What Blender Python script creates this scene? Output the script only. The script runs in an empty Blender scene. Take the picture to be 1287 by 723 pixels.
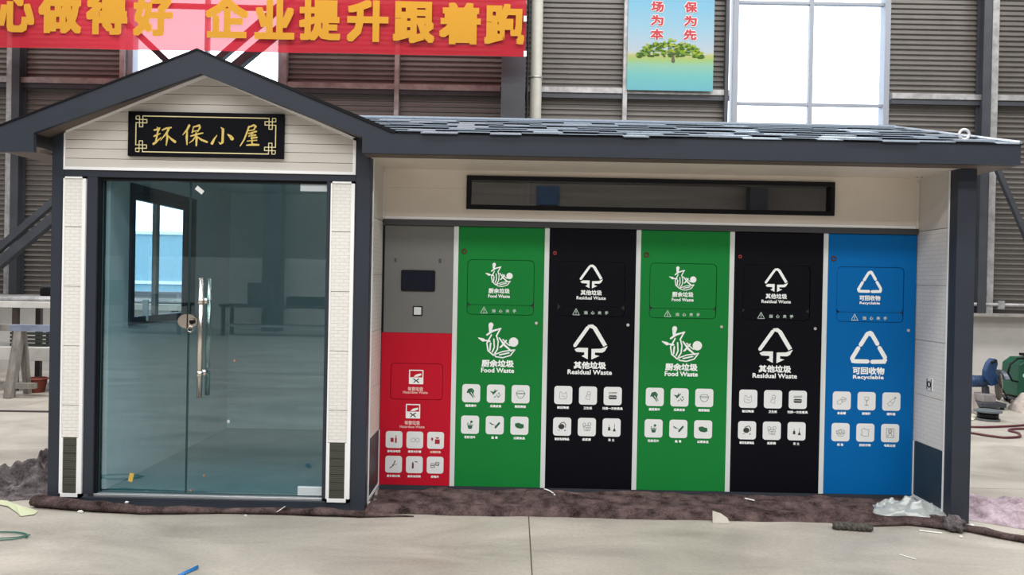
import bpy, math, random
from mathutils import Vector, Matrix, noise
S = bpy.context.scene
COL = S.collection
R = math.radians

# ------------------------------------------------------------------ camera
F_PX, W_PX, H_PX = 950.0, 1287, 723
CAM = Vector((0.0, -5.2, 1.6))
PITCH, ROLL, YAW = R(-0.379), R(1.113), R(0.2157)
fwd = Vector((-math.sin(YAW)*math.cos(PITCH), math.cos(YAW)*math.cos(PITCH), math.sin(PITCH)))
r0 = Vector((math.cos(YAW), math.sin(YAW), 0)); u0 = r0.cross(fwd)
rt = r0*math.cos(ROLL) + u0*math.sin(ROLL); up = u0*math.cos(ROLL) - r0*math.sin(ROLL)
cd = bpy.data.cameras.new('camera'); cam = bpy.data.objects.new('camera', cd); COL.objects.link(cam)
cd.sensor_width = 36; cd.lens = F_PX/W_PX*36; cd.clip_start = 0.05; cd.clip_end = 300
M = Matrix((rt, up, -fwd)).transposed().to_4x4(); M.translation = CAM; cam.matrix_world = M
S.camera = cam

def at(px, py, Y):
    """point of the vertical plane Y seen at a pixel -> x, z"""
    d = fwd + rt*((px-W_PX/2)/F_PX) - up*((py-H_PX/2)/F_PX)
    t = (Y-CAM.y)/d.y
    return CAM.x+d.x*t, CAM.z+d.z*t
def ground(px, py, z=0.0):
    d = fwd + rt*((px-W_PX/2)/F_PX) - up*((py-H_PX/2)/F_PX)
    t = (z-CAM.z)/d.z
    return CAM.x+d.x*t, CAM.y+d.y*t

# ------------------------------------------------------------------ world and light
S.view_settings.view_transform = 'Standard'; S.view_settings.look = 'None'
S.view_settings.gamma = 1; S.view_settings.use_curve_mapping = False
S.view_settings.exposure = 0.0
wd = bpy.data.worlds.new('world'); S.world = wd; wd.use_nodes = True
bg = wd.node_tree.nodes['Background']; bg.inputs[0].default_value = (0.80, 0.90, 1.0, 1); bg.inputs[1].default_value = 4.0

def area(name, loc, rot, sx, sy, power, col=(1, 1, 1)):
    l = bpy.data.lights.new(name, 'AREA'); l.shape = 'RECTANGLE'; l.size = sx; l.size_y = sy; l.energy = power; l.color = col
    o = bpy.data.objects.new(name, l); COL.objects.link(o); o.location = loc; o.rotation_euler = rot
    return o
# daylight coming through the translucent roof strips of the hall
for i, (y, p) in enumerate(((-12.5, 1050), (-7.5, 1250), (-2.6, 950), (3.6, 1600))):
    area('roof_daylight', (0, y, 8.7), (0, 0, 0), 22, 1.4, p, (1.0, 0.985, 0.96))

# ------------------------------------------------------------------ materials
MATS = {}
def mat(name, col, rough=0.5, metal=0.0, var=0.0, vscale=8.0, bump=0.0, bscale=60.0, col2=None, spec=0.5, stretch=None, trans=0.0, detail=4.0):
    if name in MATS: return MATS[name]
    m = bpy.data.materials.new(name); m.use_nodes = True; nt = m.node_tree; N = nt.nodes; L = nt.links
    b = N['Principled BSDF']; b.inputs['Base Color'].default_value = (*col, 1)
    b.inputs['Roughness'].default_value = rough; b.inputs['Metallic'].default_value = metal
    b.inputs['Specular IOR Level'].default_value = spec
    if var or bump or col2:
        tc = N.new('ShaderNodeTexCoord'); mp = N.new('ShaderNodeMapping'); L.new(tc.outputs['Object'], mp.inputs[0])
        if stretch: mp.inputs['Scale'].default_value = stretch
    if var or col2:
        n = N.new('ShaderNodeTexNoise'); n.inputs['Scale'].default_value = vscale; n.inputs['Detail'].default_value = detail
        n.inputs['Roughness'].default_value = 0.6
        L.new(mp.outputs[0], n.inputs['Vector'])
        cr = N.new('ShaderNodeValToRGB'); cr.color_ramp.elements[0].position = 0.33; cr.color_ramp.elements[1].position = 0.68
        a = tuple(max(0, c*(1-var)) for c in col); c2 = col2 or tuple(min(1, c*(1+var)) for c in col)
        cr.color_ramp.elements[0].color = (*a, 1); cr.color_ramp.elements[1].color = (*c2, 1)
        L.new(n.outputs[0], cr.inputs[0]); L.new(cr.outputs[0], b.inputs['Base Color'])
    if bump:
        n2 = N.new('ShaderNodeTexNoise'); n2.inputs['Scale'].default_value = bscale; n2.inputs['Detail'].default_value = 6
        L.new(mp.outputs[0], n2.inputs['Vector'])
        bp = N.new('ShaderNodeBump'); bp.inputs['Strength'].default_value = bump; bp.inputs['Distance'].default_value = 0.01
        L.new(n2.outputs[0], bp.inputs['Height']); L.new(bp.outputs[0], b.inputs['Normal'])
    MATS[name] = m; return m

def panel_mat(name, col, mortar, axis, bw=0.11, rh=0.034, rough=0.42, bump=0.5):
    """embossed metal facing panel: rows of low bricks pressed into painted sheet"""
    m = bpy.data.materials.new(name); m.use_nodes = True; nt = m.node_tree; N = nt.nodes; L = nt.links
    b = N['Principled BSDF']; b.inputs['Roughness'].default_value = rough
    tc = N.new('ShaderNodeTexCoord'); sp = N.new('ShaderNodeSeparateXYZ'); cb = N.new('ShaderNodeCombineXYZ')
    L.new(tc.outputs['Object'], sp.inputs[0]); L.new(sp.outputs[axis], cb.inputs[0]); L.new(sp.outputs[2], cb.inputs[1])
    br = N.new('ShaderNodeTexBrick'); br.inputs['Scale'].default_value = 1.0
    br.inputs['Brick Width'].default_value = bw; br.inputs['Row Height'].default_value = rh
    br.inputs['Mortar Size'].default_value = 0.0022; br.inputs['Mortar Smooth'].default_value = 0.3
    br.inputs['Color1'].default_value = (*col, 1); br.inputs['Color2'].default_value = (*[c*0.965 for c in col], 1); br.inputs['Mortar'].default_value = (*mortar, 1)
    L.new(cb.outputs[0], br.inputs['Vector']); L.new(br.outputs['Color'], b.inputs['Base Color'])
    bp = N.new('ShaderNodeBump'); bp.inputs['Strength'].default_value = bump; bp.inputs['Distance'].default_value = 0.003; bp.invert = True
    L.new(br.outputs['Fac'], bp.inputs['Height']); L.new(bp.outputs[0], b.inputs['Normal'])
    return m

def glass_mat(name, tint, refl=0.10, gcol=(1, 1, 1), rough=0.0, body=None):
    m = bpy.data.materials.new(name); m.use_nodes = True; nt = m.node_tree; N = nt.nodes; L = nt.links
    N.remove(N['Principled BSDF']); out = N['Material Output']
    t = N.new('ShaderNodeBsdfTransparent'); t.inputs[0].default_value = (*tint, 1)
    g = N.new('ShaderNodeBsdfGlossy'); g.inputs['Roughness'].default_value = rough; g.inputs['Color'].default_value = (*gcol, 1)
    fr = N.new('ShaderNodeLayerWeight'); pw = N.new('ShaderNodeMath'); pw.operation = 'POWER'; pw.inputs[1].default_value = 5.0; L.new(fr.outputs['Facing'], pw.inputs[0])
    ad = N.new('ShaderNodeMath'); ad.operation = 'MULTIPLY_ADD'; ad.use_clamp = True; ad.inputs[1].default_value = 0.9; ad.inputs[2].default_value = refl+0.03; L.new(pw.outputs[0], ad.inputs[0])
    mx = N.new('ShaderNodeMixShader'); L.new(ad.outputs[0], mx.inputs[0])
    if body:
        d = N.new('ShaderNodeBsdfDiffuse'); d.inputs[0].default_value = (*body[:3], 1)
        m0 = N.new('ShaderNodeMixShader'); m0.inputs[0].default_value = body[3]
        L.new(t.outputs[0], m0.inputs[1]); L.new(d.outputs[0], m0.inputs[2]); L.new(m0.outputs[0], mx.inputs[1])
    else: L.new(t.outputs[0], mx.inputs[1])
    L.new(g.outputs[0], mx.inputs[2]); L.new(mx.outputs[0], out.inputs[0])
    return m

def cloth_mat(name, col, see=0.3, trl=0.5):
    """thin banner cloth: part woven holes, part dyed thread that lets light through"""
    m = bpy.data.materials.new(name); m.use_nodes = True; nt = m.node_tree; N = nt.nodes; L = nt.links
    N.remove(N['Principled BSDF']); out = N['Material Output']
    d = N.new('ShaderNodeBsdfDiffuse'); d.inputs[0].default_value = (*col, 1)
    t = N.new('ShaderNodeBsdfTranslucent'); t.inputs[0].default_value = (*col, 1)
    tr = N.new('ShaderNodeBsdfTransparent'); tr.inputs[0].default_value = (1, 0.62, 0.62, 1)
    a = N.new('ShaderNodeMixShader'); a.inputs[0].default_value = trl; L.new(d.outputs[0], a.inputs[1]); L.new(t.outputs[0], a.inputs[2])
    b = N.new('ShaderNodeMixShader'); b.inputs[0].default_value = see; L.new(a.outputs[0], b.inputs[1]); L.new(tr.outputs[0], b.inputs[2])
    L.new(b.outputs[0], out.inputs[0]); return m

slate = mat('slate_paint', (0.030, 0.036, 0.050), 0.45, var=0.06, vscale=3, spec=0.25)
black = mat('black_paint', (0.006, 0.006, 0.008), 0.4, spec=0.2)
cream = mat('cream_sheet', (0.68, 0.615, 0.545), 0.5, var=0.03, vscale=5)
cream_line = mat('cream_joint', (0.38, 0.35, 0.315), 0.6)
white_trim = mat('white_trim', (0.86, 0.87, 0.88), 0.35)
alu = mat('aluminium', (0.62, 0.65, 0.68), 0.3, 0.7)
steel = mat('brushed_steel', (0.72, 0.66, 0.60), 0.22, 1.0)
chrome = mat('chrome', (0.85, 0.85, 0.85), 0.12, 1.0)
galv = mat('galvanised_steel', (0.36, 0.36, 0.37), 0.5, 0.3, var=0.25, vscale=9)
rusty = mat('stained_galvanised', (0.34, 0.31, 0.31), 0.6, 0.2, var=0.3, vscale=5)
dark_steel = mat('dark_steel', (0.043, 0.048, 0.060), 0.5, var=0.15, vscale=4)
corr = mat('corrugated_paint', (0.155, 0.142, 0.132), 0.42, 0.1, var=0.10, vscale=2.0)
low_paint = mat('whitewashed_brick', (0.52, 0.505, 0.49), 0.85, var=0.08, vscale=2.5, bump=0.2, bscale=20)
pvc = mat('pale_pvc', (0.46, 0.46, 0.41), 0.45, var=0.05)
tile_white = mat('tile_white_print', (0.78, 0.80, 0.81), 0.5)
print_white = mat('white_print', (0.90, 0.93, 0.93), 0.5)
print_white.node_tree.nodes['Principled BSDF'].inputs['Specular IOR Level'].default_value = 0.3
ink_dark = mat('dark_print', (0.03, 0.035, 0.035), 0.5)
ink_grey = mat('grey_print', (0.24, 0.25, 0.26), 0.5)
ink_green = mat('green_print', (0.015, 0.12, 0.05), 0.5)
ink_red = mat('red_print', (0.40, 0.01, 0.03), 0.5)
red_caption = mat('warm_white_print', (0.85, 0.62, 0.52), 0.5)
concrete = None

# ------------------------------------------------------------------ mesh helpers
ORG = {}
class MB:
    def __init__(s): s.v = []; s.f = []
    def add(s, vs, fs):
        k = len(s.v); s.v += [tuple(v) for v in vs]; s.f += [tuple(i+k for i in f) for f in fs]; return s
    def box(s, x0, x1, y0, y1, z0, z1):
        return s.add([(x0,y0,z0),(x1,y0,z0),(x1,y1,z0),(x0,y1,z0),(x0,y0,z1),(x1,y0,z1),(x1,y1,z1),(x0,y1,z1)],
                     [(0,3,2,1),(4,5,6,7),(0,1,5,4),(1,2,6,5),(2,3,7,6),(3,0,4,7)])
    def prism(s, pts, y0, y1):
        """(x, z) outline pushed along Y"""
        n = len(pts)
        return s.add([(x, y0, z) for x, z in pts]+[(x, y1, z) for x, z in pts],
                     [tuple(range(n)), tuple(range(2*n-1, n-1, -1))]+[(i, i+n, (i+1) % n+n, (i+1) % n) for i in range(n)])
    def slab(s, pts, d):
        """3-D polygon pushed by vector d"""
        n = len(pts); d = Vector(d)
        return s.add([Vector(p) for p in pts]+[Vector(p)+d for p in pts],
                     [tuple(range(n)), tuple(range(2*n-1, n-1, -1))]+[(i, i+n, (i+1) % n+n, (i+1) % n) for i in range(n)])
    def tube(s, path, r, n=8, cap=True, sq=False, flat=1.0):
        P = [Vector(p) for p in path]; m = len(P); rings = []
        if sq: n = 4
        prev = None
        for i, p in enumerate(P):
            t = (P[min(i+1, m-1)]-P[max(i-1, 0)]).normalized()
            ref = Vector((0, 0, 1)) if abs(t.z) < 0.95 else Vector((0, 1, 0))
            if prev is not None:
                a = (prev - t*prev.dot(t)).normalized()
            else: a = t.cross(ref).normalized()
            prev = a; b = t.cross(a)
            rr = r[i] if isinstance(r, (list, tuple)) else r
            o = math.pi/4 if sq else 0
            rings.append([p+a*math.cos(o+2*math.pi*k/n)*rr+b*math.sin(o+2*math.pi*k/n)*rr*flat for k in range(n)])
        vs = [v for g in rings for v in g]; fs = []
        for i in range(m-1):
            for k in range(n):
                fs.append((i*n+k, i*n+(k+1) % n, (i+1)*n+(k+1) % n, (i+1)*n+k))
        if cap: fs += [tuple(range(n-1, -1, -1)), tuple(range((m-1)*n, m*n))]
        return s.add(vs, fs)
    def cyl(s, a, b, r, n=16): return s.tube([a, b], r, n)
    def ball(s, c, rx, ry, rz, n=12, m=8, nz=0.0, seed=0):
        vs = []; fs = []
        for i in range(m+1):
            th = math.pi*i/m
            for k in range(n):
                ph = 2*math.pi*k/n
                d = Vector((math.sin(th)*math.cos(ph), math.sin(th)*math.sin(ph), math.cos(th)))
                q = 1+nz*noise.noise(d*2.3+Vector((seed, 0, 0)))+nz*0.5*noise.noise(d*6+Vector((seed, 3, 0)))
                vs.append((c[0]+d.x*rx*q, c[1]+d.y*ry*q, c[2]+d.z*rz*q))
        for i in range(m):
            for k in range(n): fs.append((i*n+k, (i+1)*n+k, (i+1)*n+(k+1) % n, i*n+(k+1) % n))
        return s.add(vs, fs)
    def grid(s, nx, ny, fn):
        vs = [fn(i/nx, j/ny) for j in range(ny+1) for i in range(nx+1)]
        return s.add(vs, [(j*(nx+1)+i, j*(nx+1)+i+1, (j+1)*(nx+1)+i+1, (j+1)*(nx+1)+i) for j in range(ny) for i in range(nx)])
    def torus(s, c, R0, r, axis='Y', n=24, m=8):
        vs = []; fs = []
        for i in range(n):
            a = 2*math.pi*i/n
            for k in range(m):
                b = 2*math.pi*k/m; q = R0+r*math.cos(b); h = r*math.sin(b)
                p = (q*math.cos(a), h, q*math.sin(a)) if axis == 'Y' else (q*math.cos(a), q*math.sin(a), h) if axis == 'Z' else (h, q*math.cos(a), q*math.sin(a))
                vs.append((c[0]+p[0], c[1]+p[1], c[2]+p[2]))
        for i in range(n):
            for k in range(m): fs.append((i*m+k, ((i+1) % n)*m+k, ((i+1) % n)*m+(k+1) % m, i*m+(k+1) % m))
        return s.add(vs, fs)
    # flat print on a wall that faces the camera side, at plane y
    def flat(s, pts, y): return s.add([(x, y, z) for x, z in pts], [tuple(range(len(pts)))])
    def build(s, name, m, parent=None, smooth=False, bevel=0.0, solid=0.0):
        o0 = ORG.get(parent.name, Vector((0, 0, 0))) if parent else Vector((0, 0, 0))
        me = bpy.data.meshes.new(name); me.from_pydata([(v[0]-o0.x, v[1]-o0.y, v[2]-o0.z) for v in s.v], [], s.f); me.update()
        me.materials.append(m)
        if smooth: me.polygons.foreach_set('use_smooth', [True]*len(me.polygons))
        o = bpy.data.objects.new(name, me); COL.objects.link(o)
        if parent: o.parent = parent; ORG[o.name] = o0
        if bevel:
            b = o.modifiers.new('bevel', 'BEVEL'); b.width = bevel; b.segments = 2; b.limit_method = 'ANGLE'; b.angle_limit = R(40)
        if solid:
            b = o.modifiers.new('solid', 'SOLIDIFY'); b.thickness = solid
        return o

def tag(o, label, cat, group=None, kind=None):
    if label: o['label'] = label
    if cat: o['category'] = cat
    if group: o['group'] = group
    if kind: o['kind'] = kind
    return o
def thing(name, label, cat, loc, group=None, kind=None):
    o = bpy.data.objects.new(name, None); COL.objects.link(o); o.location = loc; o.empty_display_size = 0.1
    ORG[o.name] = Vector(loc); return tag(o, label, cat, group, kind)
def struct(name, loc=(0, 0, 0)):
    o = bpy.data.objects.new(name, None); COL.objects.link(o); o.location = loc; ORG[o.name] = Vector(loc); o['kind'] = 'structure'; return o
def box(name, m, b, parent=None, bevel=0.0): return MB().box(*b).build(name, m, parent, bevel=bevel)

# ---- writing: outlines of characters as flat meshes, thickened by small shifted copies
TXT = {}
def glyphs(body):
    if body in TXT: return TXT[body]
    c = bpy.data.curves.new('text', 'FONT'); c.body = body; c.size = 1; c.align_x = 'CENTER'; c.align_y = 'CENTER'; c.resolution_u = 2
    o = bpy.data.objects.new('text', c); COL.objects.link(o); bpy.context.view_layer.update()
    me = bpy.data.meshes.new_from_object(o.evaluated_get(bpy.context.evaluated_depsgraph_get()))
    vs = [(v.co.x, v.co.y) for v in me.vertices]; fs = [tuple(p.vertices) for p in me.polygons]
    bpy.data.objects.remove(o); bpy.data.curves.remove(c); bpy.data.meshes.remove(me)
    TXT[body] = (vs, fs); return TXT[body]
def write(mb, body, cx, cz, w, h, y, bold=0.0, ring=6):
    """fit the words into w x h metres around (cx, cz) on the plane y"""
    vs, fs = glyphs(body)
    x0 = min(v[0] for v in vs); x1 = max(v[0] for v in vs); y0 = min(v[1] for v in vs); y1 = max(v[1] for v in vs)
    w -= 2*bold; h -= 2*bold
    sx, sy = w/(x1-x0), h/(y1-y0); mx, my = (x0+x1)/2, (y0+y1)/2
    sh = [(0, 0)]
    if bold: sh += [(bold*math.cos(2*math.pi*k/ring), bold*math.sin(2*math.pi*k/ring)) for k in range(ring)]
    if bold > 0.02 and ring == 8: sh = [(a*bold, b*bold) for a in (0, -0.5, 0.5, -1, 1) for b in (0, -1, 1)]
    for i, (dx, dz) in enumerate(sh):
        mb.add([(cx+(a-mx)*sx+dx, y-i*2e-5, cz+(b-my)*sy+dz) for a, b in vs], fs)

# ---- flat drawing (u, v in -1..1 of an icon) placed on a plane
class Ink:
    def __init__(s, cx, cz, sc, y, mb=None): s.cx, s.cz, s.sc, s.y, s.mb = cx, cz, sc, y, mb or MB(); s.k = 0
    def T(s, p): return (s.cx+p[0]*s.sc, s.cz+p[1]*s.sc)
    def poly(s, pts):
        s.k += 1; s.mb.flat([s.T(p) for p in pts], s.y-s.k*1e-5); return s
    def dot(s, c, r, n=14, ry=None, rot=0):
        ry = ry or r; ca, sa = math.cos(rot), math.sin(rot)
        return s.poly([(c[0]+r*math.cos(2*math.pi*i/n)*ca-ry*math.sin(2*math.pi*i/n)*sa, c[1]+r*math.cos(2*math.pi*i/n)*sa+ry*math.sin(2*math.pi*i/n)*ca) for i in range(n)])
    def line(s, pts, w, closed=False):
        """stroke with round joints; w is a width or a list of widths"""
        if closed: pts = list(pts)+[pts[0]]
        n = len(pts); ws = w if isinstance(w, (list, tuple)) else [w]*n
        s.k += 1; y = s.y-s.k*1e-5
        for i in range(n-1):
            a, b = Vector(pts[i]), Vector(pts[i+1]); d = b-a
            if d.length < 1e-6: continue
            nr = Vector((-d.y, d.x)).normalized()
            q = [a+nr*ws[i]/2, b+nr*ws[i+1]/2, b-nr*ws[i+1]/2, a-nr*ws[i]/2]
            s.mb.flat([s.T(p) for p in q], y)
        for i, p in enumerate(pts):
            rr = ws[i]/2
            s.mb.flat([s.T((p[0]+rr*math.cos(2*math.pi*k/8), p[1]+rr*math.sin(2*math.pi*k/8))) for k in range(8)], y-5e-6)
        return s
    def ring(s, c, r, w, n=20, ry=None):
        ry = ry or r
        return s.line([(c[0]+r*math.cos(2*math.pi*i/n), c[1]+ry*math.sin(2*math.pi*i/n)) for i in range(n)], w, True)

def rrect(cx, cz, w, h, r, n=5):
    pts = []
    for sx, sz, a0 in ((1, 1, 0), (-1, 1, 90), (-1, -1, 180), (1, -1, 270)):
        for k in range(n+1):
            a = R(a0+90*k/n); pts.append((cx+sx*(w/2-r)+r*math.cos(a), cz+sz*(h/2-r)+r*math.sin(a)))
    return pts

# =================================================================== THE HALL
# ---- floor: poured concrete slabs with sawn joints
def floor_material():
    m = bpy.data.materials.new('concrete_floor'); m.use_nodes = True; nt = m.node_tree; N = nt.nodes; L = nt.links
    b = N['Principled BSDF']; tc = N.new('ShaderNodeTexCoord')
    mp = N.new('ShaderNodeMapping'); mp.inputs['Scale'].default_value = (0.55, 1.3, 1); L.new(tc.outputs['Object'], mp.inputs[0])
    n1 = N.new('ShaderNodeTexNoise'); n1.inputs['Scale'].default_value = 1.6; n1.inputs['Detail'].default_value = 9; n1.inputs['Roughness'].default_value = 0.62; n1.inputs['Distortion'].default_value = 0.7
    L.new(mp.outputs[0], n1.inputs['Vector'])
    cr = N.new('ShaderNodeValToRGB'); e = cr.color_ramp.elements
    e[0].position = 0.28; e[0].color = (0.275, 0.25, 0.22, 1); e[1].position = 0.72; e[1].color = (0.52, 0.485, 0.43, 1)
    L.new(n1.outputs[0], cr.inputs[0])
    n2 = N.new('ShaderNodeTexNoise'); n2.inputs['Scale'].default_value = 45; n2.inputs['Detail'].default_value = 5; L.new(tc.outputs['Object'], n2.inputs['Vector'])
    mx = N.new('ShaderNodeMix'); mx.data_type = 'RGBA'; mx.blend_type = 'OVERLAY'; mx.inputs[0].default_value = 0.22
    L.new(cr.outputs[0], mx.inputs[6]); L.new(n2.outputs[0], mx.inputs[7]); L.new(mx.outputs[2], b.inputs['Base Color'])
    rr = N.new('ShaderNodeMapRange'); rr.inputs[3].default_value = 0.30; rr.inputs[4].default_value = 0.58; L.new(n1.outputs[0], rr.inputs[0]); L.new(rr.outputs[0], b.inputs['Roughness'])
    bp = N.new('ShaderNodeBump'); bp.inputs['Strength'].default_value = 0.12; bp.inputs['Distance'].default_value = 0.004
    L.new(n2.outputs[0], bp.inputs['Height']); L.new(bp.outputs[0], b.inputs['Normal'])
    return m
concrete = floor_material()
joint = mat('joint_dirt', (0.13, 0.10, 0.08), 0.9)
fl = MB().box(-14.4, 14.4, -18.2, 7.4, -0.3, -0.006).build('floor', joint); fl['kind'] = 'structure'
xs = [-14.4, -11.88, -5.88, 0.125, 6.13, 12.13, 14.4]; ys = [-18.2, -12.6, -5.9, 0.95, 7.4]
for i in range(len(xs)-1):
    for j in range(len(ys)-1):
        box('concrete_slab', concrete, (xs[i]+0.004, xs[i+1]-0.004, ys[j]+0.004, ys[j+1]-0.004, -0.12, 0.0), fl)

# ---- back wall of corrugated sheets on steel, whitewashed low wall, two tall windows
YW = 7.2
wb = struct('wall_back')
LOWZ = 1.2
box('low_wall', low_paint, (-14.2, 14.2, YW, YW+0.24, 0, LOWZ), wb)
box('coping', mat('wall_coping', (0.30, 0.28, 0.27), 0.7, var=0.2), (-14.2, 14.2, YW-0.24, YW+0.24, LOWZ, LOWZ+0.05), wb, 0.005)
def corrugated(x0, x1, z0, z1, y, parent, m=corr, pitch=0.083, d=0.03):
    prof = []; z = z0
    while z < z1-1e-6:
        for a, b in ((0.0, 0.0), (0.50, 0.0), (0.64, -d), (0.80, -d)):
            prof.append((min(z+a*pitch, z1), y+b))
        z += pitch
    prof.append((z1, y)); n = len(prof); mb = MB()
    mb.add([(x0, b, a) for a, b in prof]+[(x1, b, a) for a, b in prof], [(i, i+n, i+1+n, i+1) for i in range(n-1)])
    return mb.build('corrugated_sheet', m, parent)
TOPZ = 8.6
for x0, x1 in ((-14.2, -11.2), (-11.2, -8.3), (-8.3, -6.42), (-3.84, -1.98), (-1.98, -0.1), (-0.1, 1.73), (1.73, 3.42), (6.05, 7.8), (7.8, 11.0), (11.0, 14.2)):
    corrugated(x0+0.003, x1-0.003, LOWZ+0.05, 4.74, YW+0.02, wb)
    corrugated(x0+0.003, x1-0.003, 4.74, TOPZ, YW+0.02, wb)
corrugated(-6.42, -3.84, 6.95, TOPZ, YW+0.02, wb); corrugated(3.42, 6.05, 7.2, TOPZ, YW+0.02, wb)
# girts and studs
for x0, x1, m in ((-14.2, -8.2, galv), (-8.15, -6.42, rusty), (-3.84, -0.3, rusty), (0.12, 3.42, galv), (6.05, 7.75, galv), (7.75, 14.2, galv)):
    box('girt', m, (x0, x1, YW-0.12, YW-0.03, 4.70, 4.79), wb, 0.004)
    box('girt_lip', dark_steel, (x0, x1, YW-0.10, YW-0.03, 4.62, 4.695), wb)
    box('girt', galv, (x0, x1, YW-0.12, YW-0.03, 6.95, 7.04), wb, 0.004)
for x, w, m in ((at(10.5, 150, 7.05)[0], 0.085, galv), (-1.98, 0.075, rusty), (1.72, 0.07, galv), (at(1250.5, 100, 7.05)[0], 0.11, galv), (11.0, 0.1, galv), (-11.2, 0.1, galv), (-6.44, 0.08, rusty), (-3.81, 0.09, rusty), (3.36, 0.06, dark_steel)):
    box('stud', m, (x-w/2, x+w/2, YW-0.15, YW-0.05, LOWZ+0.05, TOPZ), wb, 0.004)
MB().tube([(6.4, YW-0.14, 1.40), (14.1, YW-0.14, 1.36)], 0.03, 10).build('wall_pipe', galv, wb, smooth=True)
for x in (7.2, 7.86): box('pipe_clamp', galv, (x-0.05, x+0.05, YW-0.18, YW-0.06, 1.32, 1.46), wb, 0.005)
pane = glass_mat('window_glass', (0.97, 0.99, 1.0), 0.0)
def tall_window(name, x0, x1, z0, z1, mull, bars, fr=0.09):
    w = struct(name)
    f = MB(); f.box(x0-fr, x0, YW-0.08, YW+0.1, z0-fr, z1+fr).box(x1, x1+fr, YW-0.08, YW+0.1, z0-fr, z1+fr)
    f.box(x0, x1, YW-0.08, YW+0.1, z0-fr, z0).box(x0, x1, YW-0.08, YW+0.1, z1, z1+fr)
    f.build('window_frame', alu_paint, w, bevel=0.004)
    box('mullion', alu_paint, (mull-0.033, mull+0.033, YW-0.03, YW+0.05, z0, z1), w)
    zz = [z0]+bars+[z1]
    for b in bars:
        for a, c in ((x0, mull-0.033), (mull+0.033, x1)): box('transom', alu_paint, (a, c, YW-0.03, YW+0.04, b-0.022, b+0.022), w)
    for a, c in ((x0, mull-0.033), (mull+0.033, x1)):
        for k in range(len(zz)-1):
            za, zb = zz[k]+(0.022 if k else 0), zz[k+1]-(0.022 if k < len(zz)-2 else 0); MB().add([(a, YW+0.01, za), (c, YW+0.01, za), (c, YW+0.01, zb), (a, YW+0.01, zb)], [(0, 1, 2, 3)]).build('pane', pane, w)
    return w
alu_paint = mat('window_aluminium', (0.27, 0.29, 0.34), 0.5, 0.1)
tall_window('window_1', -6.30, -3.93, LOWZ+0.14, 6.86, -5.12, [2.9, 4.6, 6.2])
tall_window('window_2', 3.56, 5.93, LOWZ+0.14, 7.1, 4.76, [2.9, 4.6, 6.25])
# steel columns
def column(x0, x1, y0, y1, name='steel_column', z0=0):
    o = MB().box(x0, x1, y0, y0+0.02, z0, TOPZ).box(x0, x1, y1-0.02, y1, z0, TOPZ).box((x0+x1)/2-0.012, (x0+x1)/2+0.012, y0+0.02, y1-0.02, z0, TOPZ).build(name, dark_steel)
    o['kind'] = 'structure'; return o
column(-0.27, 0.10, 6.45, 7.0)
column(at(14.5, 150, 6.98)[0], at(24, 150, 6.98)[0], 6.97, 7.16, z0=LOWZ+0.05)
column(at(1235, 100, 6.98)[0], at(1245, 100, 6.98)[0], 6.97, 7.16, z0=LOWZ+0.05)
# diagonal braces of the steel frame
def brace(a, b, w=0.13, label=None):
    o = MB().tube([a, b], w*0.707, sq=True).build('steel_brace', dark_steel); o['kind'] = 'structure'; return o
def on(px, py, Y): x, z = at(px, py, Y); return Vector((x, Y, z))
def ext(p, q, t0, t1): d = q-p; return p+d*t0, p+d*t1
brace(*ext(on(140, 11, 6.75), on(211, 78, 6.75), -0.8, 2.6), 0.09)
brace(*ext(on(351, 9, 6.62), on(0, 312, 6.62), -0.3, 1.25), 0.10)
brace(*ext(on(307, 75, 6.45), on(0, 331, 6.45), -0.5, 1.25), 0.13)
brace(on(1248, 200, 6.7), on(1300, 322, 6.7), 0.07)
# other walls and the roof of the hall
def plain_wall(name, b):
    o = MB().box(*b).build(name, mat('hall_sheet', (0.17, 0.18, 0.185), 0.6, var=0.15, vscale=1.0, stretch=(0.2, 0.2, 3))); o['kind'] = 'structure'; return o
plain_wall('wall_left', (-14.4, -14.2, -18.2, 7.4, 0, 8.8))
plain_wall('wall_right', (14.2, 14.4, -18.2, 7.4, 0, 8.8))
wf = struct('wall_front')
sheet2 = mat('hall_sheet_front', (0.19, 0.17, 0.15), 0.6, var=0.2, vscale=1.2, stretch=(0.3, 1, 3))
box('low_wall', low_paint, (-14.2, 14.2, -18.2, -18.0, 0, 2.2), wf)
box('upper_sheet', sheet2, (-14.2, 14.2, -18.2, -18.0, 2.2, 8.8), wf)
box('notice_board', mat('notice_blue', (0.02, 0.07, 0.16), 0.5), (0.65, 1.35, -17.99, -17.9, 4.1, 4.7), wf)
for x in (-11.4, -7.27, 7.5, 12.5):
    o = MB().box(x-0.27, x+0.27, -17.6, -17.2, 0, 8.6).build('steel_column', dark_steel); o['kind'] = 'structure'
ce = MB().box(-14.4, 14.4, -18.2, 7.4, 8.8, 8.95).build('ceiling', mat('roof_sheet', (0.17, 0.18, 0.19), 0.7)); ce['kind'] = 'structure'
for y in (-15, -10, -5, 1, 6):
    box('roof_beam', dark_steel, (-14.2, 14.2, y-0.1, y+0.1, 8.35, 8.8), ce)
# outside: yard and a pale boundary wall seen through the windows
yard = MB().box(-60, 60, 7.5, 70, -0.1, 0.0).build('yard', mat('yard_concrete', (0.36, 0.40, 0.42), 0.9)); yard['kind'] = 'structure'
bw = struct('boundary_wall')
box('wall_face', mat('pale_blue_sheet', (0.30, 0.45, 0.52), 0.7, var=0.08), (-40, 30, 26, 26.3, 0, 3.3), bw)
box('wall_rail', white_trim, (-40, 30, 25.9, 26.0, 1.25, 1.38), bw)
box('wall_rail', white_trim, (-40, 30, 25.9, 26.0, 3.3, 3.42), bw)

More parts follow.
